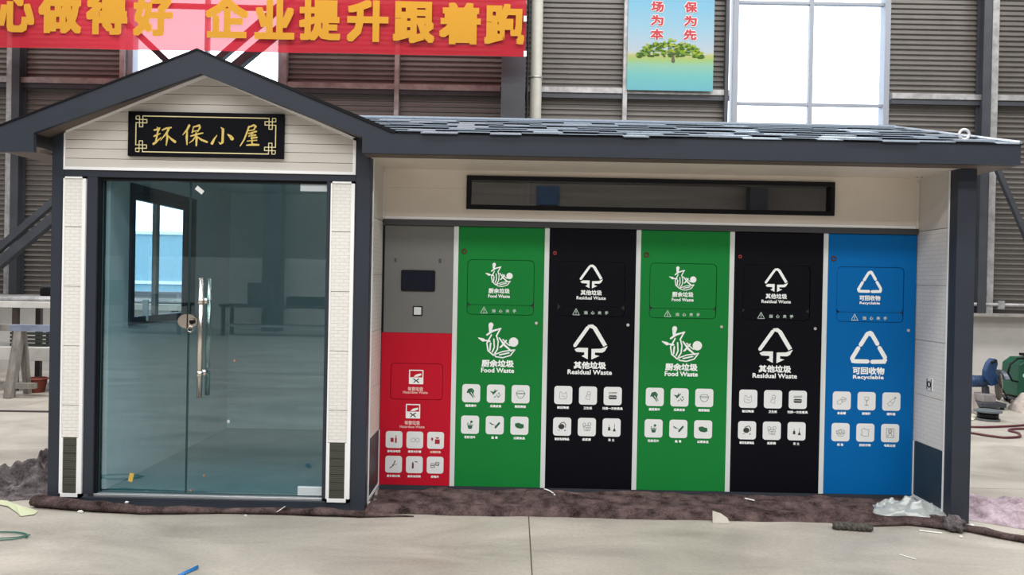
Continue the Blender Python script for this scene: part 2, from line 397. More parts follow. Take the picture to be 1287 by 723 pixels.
# ---- things on the back wall
dp = thing('downpipe', 'pale round plastic downpipe beside the dark steel column', 'pipe', (0.27, 6.85, 0))
MB().cyl((0.27, 6.85, 0.0), (0.27, 6.85, 8.3), 0.095, 20).build('pipe_tube', pvc, dp, smooth=True)
for z in (2.4, 4.86, 7.3): MB().torus((0.27, 6.85, z), 0.098, 0.012, 'Z').build('pipe_clip', alu, dp)
cb = MB().tube([(0.135+0.006*math.sin(z*9), 6.62, z) for z in [i*0.2 for i in range(0, 42)]], 0.018, 6).build('cable', mat('black_rubber', (0.012, 0.012, 0.012), 0.7), smooth=True)
tag(cb, 'black cable running down between steel column and pale downpipe', 'cable')
rope = MB().tube([(-9.0, 6.2, 5.70), (-4.0, 6.2, 5.66), (0.05, 6.2, 5.70)], 0.045, 8).build('banner_rail', galv, smooth=True)
tag(rope, 'grey steel rail running behind the red banner', 'rail')
ro2 = MB().tube([(-3.3, 6.1, 5.60), (-1.4, 6.12, 5.58), (0.1, 6.1, 5.78)], 0.03, 8).build('conduit', rusty, smooth=True)
tag(ro2, 'thin slanting conduit behind the right end of the red banner', 'pipe')

# banner
YB = 5.9
bn = thing('banner', 'red translucent cloth banner with large yellow Chinese characters', 'banner', (-4, YB, 4.97))
bx1, bz = at(660, 71.5, YB); bx0, bz0 = at(-60, 55, YB)
def bfn(u, v):
    x = bx0+(bx1-bx0)*u; z = bz+(6.5-bz)*v
    return (x, YB+0.012*math.sin(x*3.1+v*2)+0.01*noise.noise(Vector((x*2, z*1.5, 0))), z)
MB().grid(90, 14, bfn).build('cloth', cloth_mat('banner_red', (0.62, 0.038, 0.06), 0.20, 0.45), bn, smooth=True)
yl = cloth_mat('banner_yellow', (0.72, 0.42, 0.06), 0.16, 0.40)
for ch, px, w in (('心', 20, 46), ('做', 75, 54), ('得', 134, 52), ('好', 192, 50), ('企', 285, 54), ('业', 345, 50), ('提', 402, 52), ('升', 462, 52), ('跟', 520, 52), ('着', 578, 52), ('跑', 634, 50)):
    yc = 15.6+(px-75)*0.0275
    x, z = at(px, yc, YB-0.035); s = 11.13/F_PX
    mb = MB(); write(mb, ch, x, z, w*s, 52*s, YB-0.03, bold=0.026, ring=8); mb.build('character', yl, bn)
for py in (24, 68):
    x, z = at(660, py, YB-0.03); box('clip', white_trim, (x-0.02, x+0.02, YB-0.05, YB-0.02, z-0.04, z+0.04), bn)

# poster
YP = 7.02
ps = thing('poster', 'printed poster of a green tree by blue water with red characters', 'poster', (2.47, YP, 4.75))
def poster_material():
    m = bpy.data.materials.new('poster_print'); m.use_nodes = True; nt = m.node_tree; N = nt.nodes; L = nt.links
    b = N['Principled BSDF']; b.inputs['Roughness'].default_value = 0.45
    tc = N.new('ShaderNodeTexCoord'); sp = N.new('ShaderNodeSeparateXYZ'); L.new(tc.outputs['Object'], sp.inputs[0])
    n = N.new('ShaderNodeTexNoise'); n.inputs['Scale'].default_value = 2.2; n.inputs['Detail'].default_value = 4; L.new(tc.outputs['Object'], n.inputs['Vector'])
    mr = N.new('ShaderNodeMapRange'); mr.inputs[1].default_value = 0; mr.inputs[2].default_value = 1.75; L.new(sp.outputs[2], mr.inputs[0])
    ma = N.new('ShaderNodeMath'); ma.operation = 'MULTIPLY_ADD'; ma.inputs[1].default_value = 0.06; L.new(n.outputs[0], ma.inputs[0])
    su = N.new('ShaderNodeMath'); su.operation = 'SUBTRACT'; su.inputs[1].default_value = 0.03; L.new(mr.outputs[0], su.inputs[0]); L.new(su.outputs[0], ma.inputs[2])
    cr = N.new('ShaderNodeValToRGB'); L.new(ma.outputs[0], cr.inputs[0]); E = cr.color_ramp.elements
    E[0].position = 0.0; E[0].color = (0.14, 0.50, 0.60, 1); E[1].position = 1.0; E[1].color = (0.13, 0.45, 0.72, 1)
    for p, c in ((0.13, (0.16, 0.55, 0.55)), (0.23, (0.27, 0.58, 0.42)), (0.28, (0.36, 0.56, 0.16)), (0.315, (0.48, 0.52, 0.17)), (0.335, (0.55, 0.60, 0.42)), (0.36, (0.50, 0.60, 0.70)), (0.55, (0.33, 0.58, 0.74)), (0.78, (0.20, 0.53, 0.76))):
        e = E.new(p); e.color = (*c, 1)
    hs = N.new('ShaderNodeHueSaturation'); hs.inputs['Value'].default_value = 0.63; L.new(cr.outputs[0], hs.inputs['Color']); L.new(hs.outputs[0], b.inputs['Base Color']); return m
box('sheet', poster_material(), (1.742, 3.13, YP, YP+0.012, 4.745, 6.5), ps)
ink = Ink(2.46, 5.24, 1.0, YP-0.003)
mb = ink.mb
ink.line([(0.02, -0.02), (0.02, 0.05), (0.01, 0.10), (-0.08, 0.15)], [0.06, 0.035, 0.03, 0.015]); ink.line([(0.01, 0.07), (0.09, 0.12), (0.22, 0.15)], [0.03, 0.02, 0.01]); ink.line([(-0.03, 0.12), (-0.3, 0.14)], 0.012)
mb.build('tree_trunk_print', mat('print_bark', (0.07, 0.06, 0.03), 0.5), ps)
rnd = random.Random(4)
for nm, c, n, dz in (('foliage_print', (0.05, 0.10, 0.02), 150, -0.02), ('foliage_print', (0.14, 0.25, 0.03), 120, 0.02), ('foliage_print', (0.30, 0.34, 0.05), 50, 0.05)):
    ink = Ink(2.46, 5.24, 1.0, YP-0.004-abs(dz)*0.02)
    for i in range(n):
        u = rnd.uniform(-1, 1); top = 0.42*math.sqrt(max(0, 1-u*u)); v = 0.05+rnd.uniform(0.0, 1)*top*0.54+dz*0.7+0.02*(1-abs(u))
        ink.dot((u*0.52-0.03, v), rnd.uniform(0.015, 0.045), 8, rnd.uniform(0.008, 0.02))
    ink.mb.build(nm, mat('print_leaf_%d' % int(c[0]*100), c, 0.7, spec=0.1), ps)
pale = mat('print_pale', (0.62, 0.57, 0.58), 0.5); pred = mat('print_poster_red', (0.40, 0.010, 0.022), 0.5)
for col, chs in ((2.21, '市场为本'), (2.745, '环保为先')):
    for k, ch in enumerate(chs):
        z = 6.314-k*0.222
        m1 = MB(); write(m1, ch, col, z, 0.235, 0.20, YP-0.006, bold=0.020); c1_ = m1.build('character_outline', pale, ps)
        m2 = MB(); write(m2, ch, col, z, 0.205, 0.172, YP-0.009, bold=0.008); m2.build('character', pred, c1_)

# =================================================================== THE KIOSK
KX = (0.0, 0.0, 0.0)
kiosk = thing('waste_sorting_kiosk', 'slate and cream recycling kiosk with gabled glazed room and long shingled roof', 'kiosk', KX)
FY = -0.17          # face of the fascia boards
ZC = 2.44           # soffit
for nm, b in (('corner_post', (-3.204, -3.120, 0.0, 0.09, 0, 2.60)), ('corner_post', (-1.109, -1.006, 0.0, 0.09, 0, 2.60)),
              ('corner_post', (3.026, 3.155, 0.0, 0.12, 0, ZC)), ('corner_post', (3.036, 3.155, 2.3, 2.42, 0, ZC)), ('corner_post', (-3.204, -3.12, 2.33, 2.42, 0, 2.5)),
              ('door_post', (-2.960, -2.890, 0.0, 0.10, 0.08, 2.272)), ('door_post', (-1.306, -1.279, 0.0, 0.10, 0.08, 2.272)),
              ('header_beam', (-3.120, -1.109, 0.0, 0.10, 2.272, 2.319)), ('base_beam', (-3.120, -1.109, 0.0, 0.14, 0.0, 0.062))):
    box(nm, slate, b, kiosk, 0.004)
box('threshold', alu, (-2.890, -1.306, 0.012, 0.11, 0.062, 0.082), kiosk, 0.003)
box('door_gasket', black, (-2.890, -2.874, 0.02, 0.09, 0.082, 2.272), kiosk)
box('door_gasket', black, (-2.874, -1.306, 0.02, 0.09, 2.255, 2.272), kiosk)
# pillar facing panels: white frame, embossed cream panels, dark embossed foot
pm_x = panel_mat('embossed_cream_front', (0.78, 0.765, 0.74), (0.64, 0.62, 0.59), 0, 0.062, 0.0235)
pm_y = panel_mat('embossed_cream_side', (0.76, 0.735, 0.705), (0.62, 0.595, 0.57), 1, 0.09, 0.030)
pm_d = panel_mat('embossed_dark', (0.020, 0.024, 0.018), (0.08, 0.08, 0.06), 0, 0.010, 0.0145)
for x0, x1 in ((-3.117, -2.963), (-1.276, -1.112)):
    pf = MB(); w = 0.018
    pf.box(x0, x0+w*0.55, -0.012, 0.02, 0.062, 2.270).box(x1-w*1.3, x1, -0.012, 0.02, 0.062, 2.270).box(x0, x1, -0.012, 0.02, 0.062, 0.086).box(x0, x1, -0.012, 0.02, 2.258, 2.270)
    pf = pf.build('pillar_frame', white_trim, kiosk)
    if x0 < -2:
        a, b = x0+w*0.55, x1-w*1.3
    else: a, b = x0+w*0.55, x1-w*1.3
    z = 2.258; hs = [0.335, 0.41, 0.41, 0.41]
    for h in hs+[z-sum(hs)-0.47]:
        box('siding_panel', pm_x, (a, b, -0.004, 0.02, z-h+0.004, z), pf); z -= h
    for k in range(7):
        z1 = 0.470-k*0.0548; box('siding_slat', pm_d, (a+0.012, b-0.012, -0.004, 0.02, z1-0.0518, z1), pf)
    box('foot_surround', white_trim, (a, a+0.012, -0.010, 0.02, 0.086, 0.470), pf); box('foot_surround', white_trim, (b-0.012, b, -0.010, 0.02, 0.086, 0.470), pf)
    box('backing', cream_line, (a, b, 0.006, 0.022, 0.086, 2.258), pf)
# gable panel made of horizontal planks clipped by the roof slope
AX, AZ, SL = -2.135, 2.995, 0.413
gx0, gx1, gz0 = -3.120, -1.109, 2.319
def ztop(x): return AZ-SL*abs(x-AX)
gp = MB().prism([(gx0, gz0), (gx1, gz0), (gx1, ztop(gx1)), (AX, AZ), (gx0, ztop(gx0))], 0.012, 0.06).build('gable_panel', cream_line, kiosk)
tr = MB(); t = 0.020
tr.box(gx0, gx1, -0.010, 0.012, gz0, gz0+t).box(gx0, gx0+0.012, -0.010, 0.012, gz0+t, ztop(gx0)).box(gx1-t, gx1, -0.010, 0.012, gz0+t, ztop(gx1))
tr.prism([(gx0, ztop(gx0)), (AX, AZ), (AX, AZ-t), (gx0, ztop(gx0)-t)], -0.010, 0.012); tr.prism([(AX, AZ), (gx1, ztop(gx1)), (gx1, ztop(gx1)-t), (AX, AZ-t)], -0.010, 0.012)
tr.build('gable_trim', white_trim, gp)
cream_p = mat('cream_plank', (0.60, 0.57, 0.53), 0.45, var=0.03, vscale=3)
z = gz0+t; k = 0
while z < AZ-t-0.004:
    h = (0.060, 0.068)[k % 2]; z1 = min(z+h-0.0035, AZ-t-0.003)
    def clip(zz): return (AZ-t-zz)/SL
    xl0 = max(gx0+0.013, AX-clip(z)); xr0 = min(gx1-t, AX+clip(z)); xl1 = max(gx0+0.013, AX-clip(z1)); xr1 = min(gx1-t, AX+clip(z1))
    if z1 > z+0.003:
        pts = [(xl0, z), (xr0, z)]
        zc = ztop(gx1-t)-t
        if z < zc < z1: pts += [(gx1-t, zc)]
        pts += [(xr1, z1), (xl1, z1)]
        zc2 = ztop(gx0+0.013)-t
        if z < zc2 < z1: pts += [(gx0+0.013, zc2)]
        MB().prism(pts, -0.004, 0.012).build('siding_plank', cream_p, gp)
    z += h; k += 1
# fascia / barge boards: one folded face running from the gable into the long eave
RA = (-2.143, 3.105); RS = 0.405; EZ = 2.578; EB = 2.443
bxl = -3.46
fb = MB()
fb.prism([(bxl, EB-0.035), (-3.225, EB-0.035), (-3.225, 2.536), (-2.115, 2.950), (RA[0], RA[1]), (bxl, RA[1]-RS*abs(bxl-RA[0]))], FY, FY+0.03)
fb.prism([(RA[0], RA[1]), (-2.115, 2.950), (-1.034, 2.547), (-1.034, EB), (-0.83, EB), (-0.83, EZ), (-0.845, RA[1]-RS*abs(-0.845-RA[0]))], FY, FY+0.03)
fb.build('barge_board', slate, kiosk)
box('fascia_board', slate, (-0.83, 3.337, FY, FY+0.03, EB, EZ), kiosk)
box('fascia_board', slate, (3.307, 3.337, FY+0.03, 2.6, EB, EZ), kiosk)
# thin black drip edge following the roof line
dr = MB(); e = 0.012
dr.prism([(bxl, RA[1]-RS*abs(bxl-RA[0])), (RA[0], RA[1]), (RA[0], RA[1]+e), (bxl, RA[1]-RS*abs(bxl-RA[0])+e)], FY-0.006, FY+0.06)
dr.prism([(RA[0], RA[1]), (-0.83, EZ-0.002), (-0.80, EZ+e), (RA[0], RA[1]+e)], FY-0.006, FY+0.06)
dr.box(-0.80, 3.345, FY-0.006, FY+0.05, EZ, EZ+0.006)
dr.build('drip_edge', black, kiosk)
# soffits
sof = MB()
sof.slab([(-3.225, FY+0.03, 2.536), (-2.115, FY+0.03, 2.952), (-2.135, 0.0, 2.998), (-3.225, 0.0, 2.536)], (0, 0, 0.02))
sof.slab([(-2.115, FY+0.03, 2.952), (-1.034, FY+0.03, 2.545), (-1.034, 0.0, 2.552), (-2.135, 0.0, 2.998)], (0, 0, 0.02))
sof.box(bxl, -3.205, FY+0.03, 2.5, EB-0.03, EB-0.01)
sof.box(-1.034, 3.31, FY+0.03, 0.0, EB-0.002, EB+0.02).box(3.155, 3.31, 0.0, 2.5, EB-0.002, EB+0.02)
sof.build('soffit', mat('brown_soffit', (0.11, 0.085, 0.07), 0.6), kiosk)
# roof: gabled room roof + long roof with shingles
RY = 1.10; RZ = EZ+0.285*(RY-FY)
rf = MB()
rf.slab([(bxl, FY+0.03, RA[1]-RS*abs(bxl-RA[0])-0.01), (RA[0], FY+0.03, RA[1]-0.01), (RA[0], 2.6, RA[1]-0.01), (bxl, 2.6, RA[1]-RS*abs(bxl-RA[0])-0.01)], (0, 0, -0.05))
vx = RA[0]+(RA[1]-RZ)/RS
rf.slab([(RA[0], FY+0.03, RA[1]-0.01), (-0.84, FY+0.03, EZ-0.01), (vx, RY, RZ-0.01), (-0.84, 2.4, EZ-0.01), (RA[0], 2.6, RA[1]-0.01)], (0, 0, -0.05))
hx = 3.10
rf.slab([(-0.84, FY+0.03, EZ-0.004), (3.33, FY+0.03, EZ-0.004), (hx, RY, RZ-0.004), (vx, RY, RZ-0.004)], (0, 0, -0.04))
rf.slab([(vx, RY, RZ-0.004), (hx, RY, RZ-0.004), (3.33, 2.4, EZ-0.004), (-0.84, 2.4, EZ-0.004)], (0, 0, -0.04))
rf.slab([(3.33, FY+0.03, EZ-0.004), (3.33, 2.4, EZ-0.004), (hx, RY, RZ-0.004)], (0, 0, -0.04))
roof = rf.build('roof', mat('roof_felt', (0.02, 0.022, 0.028), 0.7), kiosk)
sh_m = [mat('shingle_slate_%d' % i, c, 0.25, var=0.07, vscale=30, bump=0.08, bscale=250, spec=0.8) for i, c in enumerate(((0.25, 0.30, 0.37), (0.27, 0.32, 0.385), (0.23, 0.28, 0.35)))]
NC = 7; L_s = (RY-FY-0.0)/NC; rnd = random.Random(11)
def shz(y): return EZ+0.285*(y-FY)
nsh = 0
for c in range(NC):
    y0 = FY-0.02+c*L_s; y1 = y0+L_s*1.15
    xl = -0.83+(vx+0.83)*(c/NC)+0.01; xr = 3.33+(hx-3.33)*((c+0.2)/NC)
    x = xl-rnd.uniform(0, 0.1)
    while x < xr:
        w = rnd.uniform(0.17, 0.26); x1 = min(x+w, xr); xa = max(x, xl)
        if x1-xa > 0.02:
            th = rnd.choice((0.001, 0.010, 0.012)); off = rnd.choice((0, 0.0, 0.012, 0.03))
            zl = shz(y0+off)+0.008+th; zh = shz(y1)+0.002
            b = MB()
            b.add([(xa+0.001, y0+off, zl-0.004), (x1-0.001, y0+off, zl-0.004), (x1-0.001, y1, zh-0.004), (xa+0.001, y1, zh-0.004),
                   (xa+0.001, y0+off, zl+0.003), (x1-0.001, y0+off, zl+0.003), (x1-0.001, y1, zh+0.001), (xa+0.001, y1, zh+0.001)],
                  [(0,3,2,1),(4,5,6,7),(0,1,5,4),(1,2,6,5),(2,3,7,6),(3,0,4,7)])
            b.build('shingle', rnd.choice(sh_m), roof); nsh += 1
        x += w
MB().tube([(vx, RY, RZ+0.012), (hx+0.03, RY, RZ+0.012)], 0.018, 6).build('ridge_cap', sh_m[0], roof)
MB().tube([(3.335, FY, EZ+0.014), (hx+0.03, RY, RZ+0.012)], 0.014, 6).build('ridge_cap', sh_m[1], roof)
# lifting eye
lx, lz = at(1212, 169, 0.10)
ly = MB().torus((lx, 0.10, lz), 0.034, 0.009, 'Y', 32, 10); ly.cyl((lx, 0.10, lz-0.08), (lx, 0.10, lz-0.04), 0.012, 10)
ly.build('lifting_eye', mat('lift_zinc', (0.7, 0.7, 0.7), 0.42, 0.4), kiosk, smooth=True)

# the glazed room: inner walls, floor, ceiling, side window
rw = mat('room_lining', (0.66, 0.68, 0.69), 0.6, var=0.03)
RX0, RX1, RYB = -2.85, -1.19, 2.33
WY0, WY1, WZ0, WZ1 = 0.385, 1.47, 1.25, 2.26
rm = MB()
rm.box(RX0-0.07, RX0, 0.10, WY0, 0.09, 2.5).box(RX0-0.07, RX0, WY1, RYB, 0.09, 2.5).box(RX0-0.07, RX0, WY0, WY1, 0.09, WZ0).box(RX0-0.07, RX0, WY0, WY1, WZ1, 2.5)
rm.box(RX0-0.07, RX1, RYB, RYB+0.07, 0.09, 2.5)
rm.box(RX1, -1.05, 0.10, RYB, 0.09, 2.5)
rm.build('room_wall', rw, kiosk)
box('room_floor', mat('room_floor_sheet', (0.06, 0.20, 0.22), 0.35, var=0.1), (RX0-0.07, -1.05, 0.12, RYB, 0.03, 0.09), kiosk)
box('room_ceiling', rw, (RX0-0.07, -1.05, 0.08, RYB+0.07, 2.44, 2.50), kiosk)
sw = MB()
X0, X1 = RX0-0.075, RX0+0.018; f = 0.038
sw.box(X0, X1, WY0-0.02, WY0+f, WZ0-0.02, WZ1+0.02).box(X0, X1, WY1-f, WY1+0.02, WZ0-0.02, WZ1+0.02).box(X0, X1, WY0+f, WY1-f, WZ0-0.02, WZ0+f).box(X0, X1, WY0+f, WY1-f, WZ1-f, WZ1+0.02)
sw = sw.build('side_window', slate, kiosk)
ym = 0.86
box('window_sash', galv, (X0+0.02, X1-0.04, ym-0.028, ym+0.028, WZ0+f, WZ1-f), sw)
box('window_sash', slate, (X0+0.02, X1-0.02, WY0+f, WY1-f, WZ1-f-0.05, WZ1-f), sw)
box('window_sash', galv, (X0+0.02, X1-0.03, WY0+f, WY0+f+0.035, WZ0+f, WZ1-f-0.05), sw)
box('window_sash', slate, (X0+0.02, X1-0.03, WY1-f-0.05, WY1-f, WZ0+f, WZ1-f-0.05), sw)
cg = glass_mat('clear_glass', (0.90, 0.96, 0.98), 0.0)
for ya, yb in ((WY0+f+0.05, ym-0.035), (ym+0.035, WY1-f-0.05)):
    MB().add([(X0+0.04, ya, WZ0+f), (X0+0.04, yb, WZ0+f), (X0+0.04, yb, WZ1-f-0.05), (X0+0.04, ya, WZ1-f-0.05)], [(0, 1, 2, 3)]).build('window_pane', cg, sw)
box('window_handle', white_trim, (X1-0.03, X1+0.01, WY0+0.22, WY0+0.235, WZ0-0.0, WZ0+0.16), sw)
# glass doors
tg = glass_mat('tinted_glass', (0.58, 0.765, 0.82), 0.125, (0.76, 0.93, 1.0))
tge = mat('glass_edge', (0.03, 0.07, 0.075), 0.3)
def glass_leaf(x0, x1, hinge):
    d = bpy.data.objects.new('glass_door', None); COL.objects.link(d); d.parent = kiosk; ORG[d.name] = Vector(KX)
    MB().add([(x0, 0.050, 0.088), (x1, 0.050, 0.088), (x1, 0.050, 2.255), (x0, 0.050, 2.255)], [(0, 1, 2, 3)]).build('pane', tg, d)
    e = MB()
    for a, b in ((x0, x0+0.0022), (x1-0.0022, x1)): e.box(a, b, 0.045, 0.057, 0.088, 2.255)
    e.box(x0, x1, 0.045, 0.057, 0.085, 0.089); e.build('pane_edge', tge, d)
    return d
dl = glass_leaf(-2.873, -2.268, 'l'); drr = glass_leaf(-2.262, -1.308, 'r')
for z0, z1, a in ((2.205, 2.255, -1.50), (0.092, 0.152, -1.483)):
    o = box('corner_patch', mat('satin_patch', (0.62, 0.70, 0.74), 0.35, 0.3), (a, -1.312, 0.036, 0.066, z0, z1), drr, 0.003)
lk = bpy.data.objects.new('door_handle', None); COL.objects.link(lk); lk.parent = kiosk; ORG[lk.name] = Vector(KX)
MB().tube([(-2.155, -0.015, 0.765), (-2.155, -0.015, 1.59)], 0.0175, 16).build('handle_bar', steel, lk, smooth=True)
MB().tube([(-2.155, 0.125, 0.765), (-2.155, 0.125, 1.59)], 0.0175, 16).build('handle_bar', steel, lk, smooth=True)
for z in (0.93, 1.43):
    MB().cyl((-2.155, -0.015, z), (-2.155, 0.125, z), 0.010, 12).build('handle_stud', steel, lk, smooth=True)
    MB().tube([(-2.155, -0.015, z-0.02), (-2.155, -0.015, z+0.02)], 0.022, 16).build('handle_collar', steel, lk, smooth=True)
    MB().cyl((-2.155, 0.030, z), (-2.155, 0.044, z), 0.024, 16).build('handle_collar', steel, lk, smooth=True)
lo = bpy.data.objects.new('door_lock', None); COL.objects.link(lo); lo.parent = kiosk; ORG[lo.name] = Vector(KX)
MB().prism([(-2.270+0.062*min(0, math.cos(a))-0.0, 1.287+0.050*math.sin(a)) for a in [R(90+180*k/16) for k in range(17)]], 0.028, 0.072).build('lock_case', steel, lo)
MB().prism([(-2.260+0.062*max(0, math.cos(a)), 1.287+0.050*math.sin(a)) for a in [R(-90+180*k/16) for k in range(17)]], 0.028, 0.072).build('lock_case', steel, lo)
MB().cyl((-2.228, 0.014, 1.285), (-2.228, 0.03, 1.285), 0.018, 16).build('lock_cylinder', black, lo)
box('key', steel, (-2.240, -2.216, 0.004, 0.016, 1.297, 1.309), lo); MB().torus((-2.236, 0.012, 1.235), 0.02, 0.002, 'Y').build('key_ring', steel, lo)
def sticker(cx, cz, w, h, ang, m, parent, name='sticker'):
    ca, sa = math.cos(R(ang)), math.sin(R(ang)); pts = [(cx+a*w/2*ca-b*h/2*sa, cz+a*w/2*sa+b*h/2*ca) for a, b in ((-1,-1),(1,-1),(1,1),(-1,1))]
    return MB().prism(pts, 0.0465, 0.0485).build(name, m, parent)
sticker(-2.203, 2.200, 0.060, 0.030, -38, white_trim, drr)
sticker(-2.648, 0.190, 0.030, 0.060, -12, mat('yellow_sticker', (0.62, 0.42, 0.07), 0.5), dl)
sticker(-1.975, 0.595, 0.018, 0.022, 0, mat('grey_sticker', (0.5, 0.5, 0.5), 0.5), drr)
for x, z in ((-2.29+0.15, 0.215), (-1.94, 1.02), (-2.23, 0.11)): sticker(x, z, 0.010, 0.014, 0, mat('orange_speck', (0.5, 0.2, 0.08), 0.5), drr)

# right bay shell: side walls, ceiling, wall above the cabinets, strip window
BY = 0.5
sd = MB().box(-1.05, -1.010, 0.09, 1.2, 0.0, ZC).build('side_wall', cream_line, kiosk)
def side_panels(x0, x1, parent, fx0, fx1):
    z = ZC; 
    for h in (0.40, 0.405, 0.405, 0.405, 0.355):
        box('siding_panel', cream_p if z == ZC else pm_y, (x0, x1, 0.105, BY+0.02, z-h+0.004, z), parent); z -= h
    t = 0.014
    for b in ((fx0, fx1, 0.092, 0.106, 0.03, ZC), (fx0, fx1, BY-0.012, BY+0.002, 0.06, 0.47), (fx0, fx1, 0.106, BY, 0.045, 0.066)): box('side_trim', white_trim, b, parent)
    box('base_panel', mat('dark_base_sheet', (0.030, 0.045, 0.055), 0.45), (x0, x1, 0.105, BY, 0.066, 0.468), parent)
side_panels(-1.012, -1.004, sd, -1.012, -0.999)
sr = MB().box(3.036, 3.10, 0.12, 2.3, 0.0, ZC).build('side_wall', cream_line, kiosk)
side_panels(3.026, 3.038, sr, 3.021, 3.038)
box('outlet_plate', mat('outlet_white', (0.75, 0.75, 0.74), 0.4), (3.018, 3.026, 0.255, 0.325, 0.875, 0.965), sr, 0.002)
MB().torus((3.0175, 0.29, 0.92), 0.020, 0.004, 'X').build('outlet_socket', black, sr)
for y in (0.262, 0.318): box('outlet_mark', black, (3.0165, 3.0185, y-0.004, y+0.004, 0.88, 0.96), sr)
box('bay_ceiling', cream, (-1.01, 3.04, 0.0, 1.2, ZC+0.0, ZC+0.03), kiosk)
for x in (2.965, 3.0): MB().cyl((x, 0.42, ZC-0.003), (x, 0.42, ZC+0.001), 0.006, 8).build('screw', black, kiosk)
wx0, wx1, wz0, wz1 = -0.377, 2.386, 2.146, 2.399
uw = MB().box(-1.010, wx0, BY, BY+0.05, 2.060, ZC).box(wx1, 3.03, BY, BY+0.05, 2.060, ZC).box(wx0, wx1, BY, BY+0.05, 2.060, wz0).box(wx0, wx1, BY, BY+0.05, wz1, ZC).build('upper_wall', cream, kiosk)
box('corner_trim', mat('cream_trim', (0.68, 0.65, 0.60), 0.4), (-1.004, -0.985, BY-0.012, BY, 2.063, ZC-0.03), uw); box('corner_trim', MATS['cream_trim'], (3.003, 3.024, BY-0.012, BY, 2.063, ZC-0.03), uw)
box('wall_trim', white_trim, (-0.985, 3.003, BY-0.008, BY, 2.062, 2.082), uw)
for z in (2.30,): box('wall_groove', cream_line, (-0.98, wx0-0.002, BY-0.0006, BY, z, z+0.0015), uw)
sx = -0.96
sw2 = MB()
fr = 0.034
sw2.box(wx0, wx1, BY-0.025, BY+0.08, wz1-fr, wz1).box(wx0, wx1, BY-0.025, BY+0.08, wz0, wz0+fr).box(wx0, wx0+fr, BY-0.025, BY+0.08, wz0+fr, wz1-fr).box(wx1-fr, wx1, BY-0.025, BY+0.08, wz0+fr, wz1-fr)
sw2 = sw2.build('strip_window', black, kiosk, bevel=0.003)
dg = mat('dark_glass', (0.010, 0.010, 0.012), 0.04, spec=0.9)
gl = mat('dark_interior', (0.06, 0.05, 0.045), 0.8)
sg = glass_mat('strip_glass', (0.55, 0.55, 0.55), 0.16)
MB().add([(wx0+fr, BY+0.02, wz0+fr), (wx1-fr, BY+0.02, wz0+fr), (wx1-fr, BY+0.02, wz1-fr), (wx0+fr, BY+0.02, wz1-fr)], [(0, 1, 2, 3)]).build('pane', sg, sw2)
for x in (0.0+0.04, 0.085): box('window_bar', dark_steel, (x-0.007, x+0.007, BY+0.03, BY+0.06, wz0+fr, wz1-fr), sw2)
box('window_bar', black, (0.10, 0.112, BY+0.03, BY+0.06, wz0+fr, wz1-fr), sw2)
MB().box(wx0-0.03, wx1+0.03, BY+0.30, BY+0.33, 2.06, ZC).box(wx0-0.04, wx0-0.03, BY+0.06, BY+0.33, 2.06, ZC).box(wx1+0.03, wx1+0.04, BY+0.06, BY+0.33, 2.06, ZC).box(wx0, wx1, BY+0.06, BY+0.30, 2.06, 2.07).build('window_liner', gl, sw2)
box('window_bar', black, (wx0+fr, wx1-fr, BY+0.035, BY+0.045, 2.262, 2.268), sw2)
# lintel rail, plinth and white dividers of the cabinet bank
box('lintel_rail', mat('dark_rail', (0.045, 0.045, 0.052), 0.4), (-0.998, 3.020, BY-0.022, BY+0.05, 2.016, 2.060), kiosk, 0.008)
box('plinth', mat('plinth_paint', (0.035, 0.042, 0.055), 0.5), (-1.004, 3.024, BY+0.0, BY+0.06, 0.0, 0.052), kiosk)
SEP = [-0.448, 0.237, 0.927, 1.631, 2.335]
for x in SEP: box('divider_strip', mat('divider_white', (0.66, 0.70, 0.70), 0.4), (x-0.018, x+0.018, BY-0.004, BY+0.05, 0.052, 2.016), kiosk, 0.002)
box('rear_wall', cream, (-1.19, 3.04, 2.33, 2.40, 0, ZC), kiosk)
box('bay_floor', slate, (-1.05, 3.02, 0.56, 2.33, 0.02, 0.05), kiosk)

# =================================================================== SIGNBOARD
sgn = thing('signboard', 'black signboard with gold brushed characters and knotted gold border', 'sign', (-2.137, -0.02, 2.42))
sx0, sx1, sz0, sz1 = -2.668, -1.600, 2.416, 2.722
box('board', mat('sign_black', (0.002, 0.002, 0.005), 0.5, spec=0.12), (sx0, sx1, -0.032, -0.006, sz0, sz1), sgn, 0.003)
gold = mat('gold_print', (0.74, 0.56, 0.16), 0.35, 0.25)
gold2 = mat('pale_gold_print', (0.74, 0.66, 0.36), 0.4, 0.1)
bd = Ink(0, 0, 1.0, -0.0335)
a0, a1, c0, c1 = -2.612, -1.655, 2.446, 2.690; g = 0.062; w = 0.0068
for za in (c0, c1): bd.line([(a0+g*0.75, za), (a1-g*0.75, za)], w)
for xa in (a0, a1): bd.line([(xa, c0+g*0.75), (xa, c1-g*0.75)], w)
for xa, sxn in ((a0, 1), (a1, -1)):
    for za, szn in ((c0, 1), (c1, -1)):
        P = lambda u, v: (xa+sxn*u*g, za+szn*v*g)
        bd.line([P(0.75, 0), P(0.75, 1.2), P(0.38, 1.2), P(0.38, 0.38)], w*0.85); bd.line([P(0, 0.75), P(1.2, 0.75), P(1.2, 0.38), P(0.38, 0.38)], w*0.85)
        bd.line([P(0, 0), P(0.38, 0), P(0.38, 0.38), P(0, 0.38)], w*0.85, True)
bd.mb.build('border', gold2, sgn)
# brush characters, drawn stroke by stroke from the photograph (crop pixels at 6.13 per photo pixel)
def cp(x, y):
    X, Z = at(155+x/6.129, 130+y/6.129, -0.034); return (X, Z)
ch = Ink(0, 0, 1.0, -0.0335)
k6 = 1/6.129*5.2/F_PX
def br(pts, ws): ch.line([cp(*p) for p in pts], [q*k6 for q in ws])
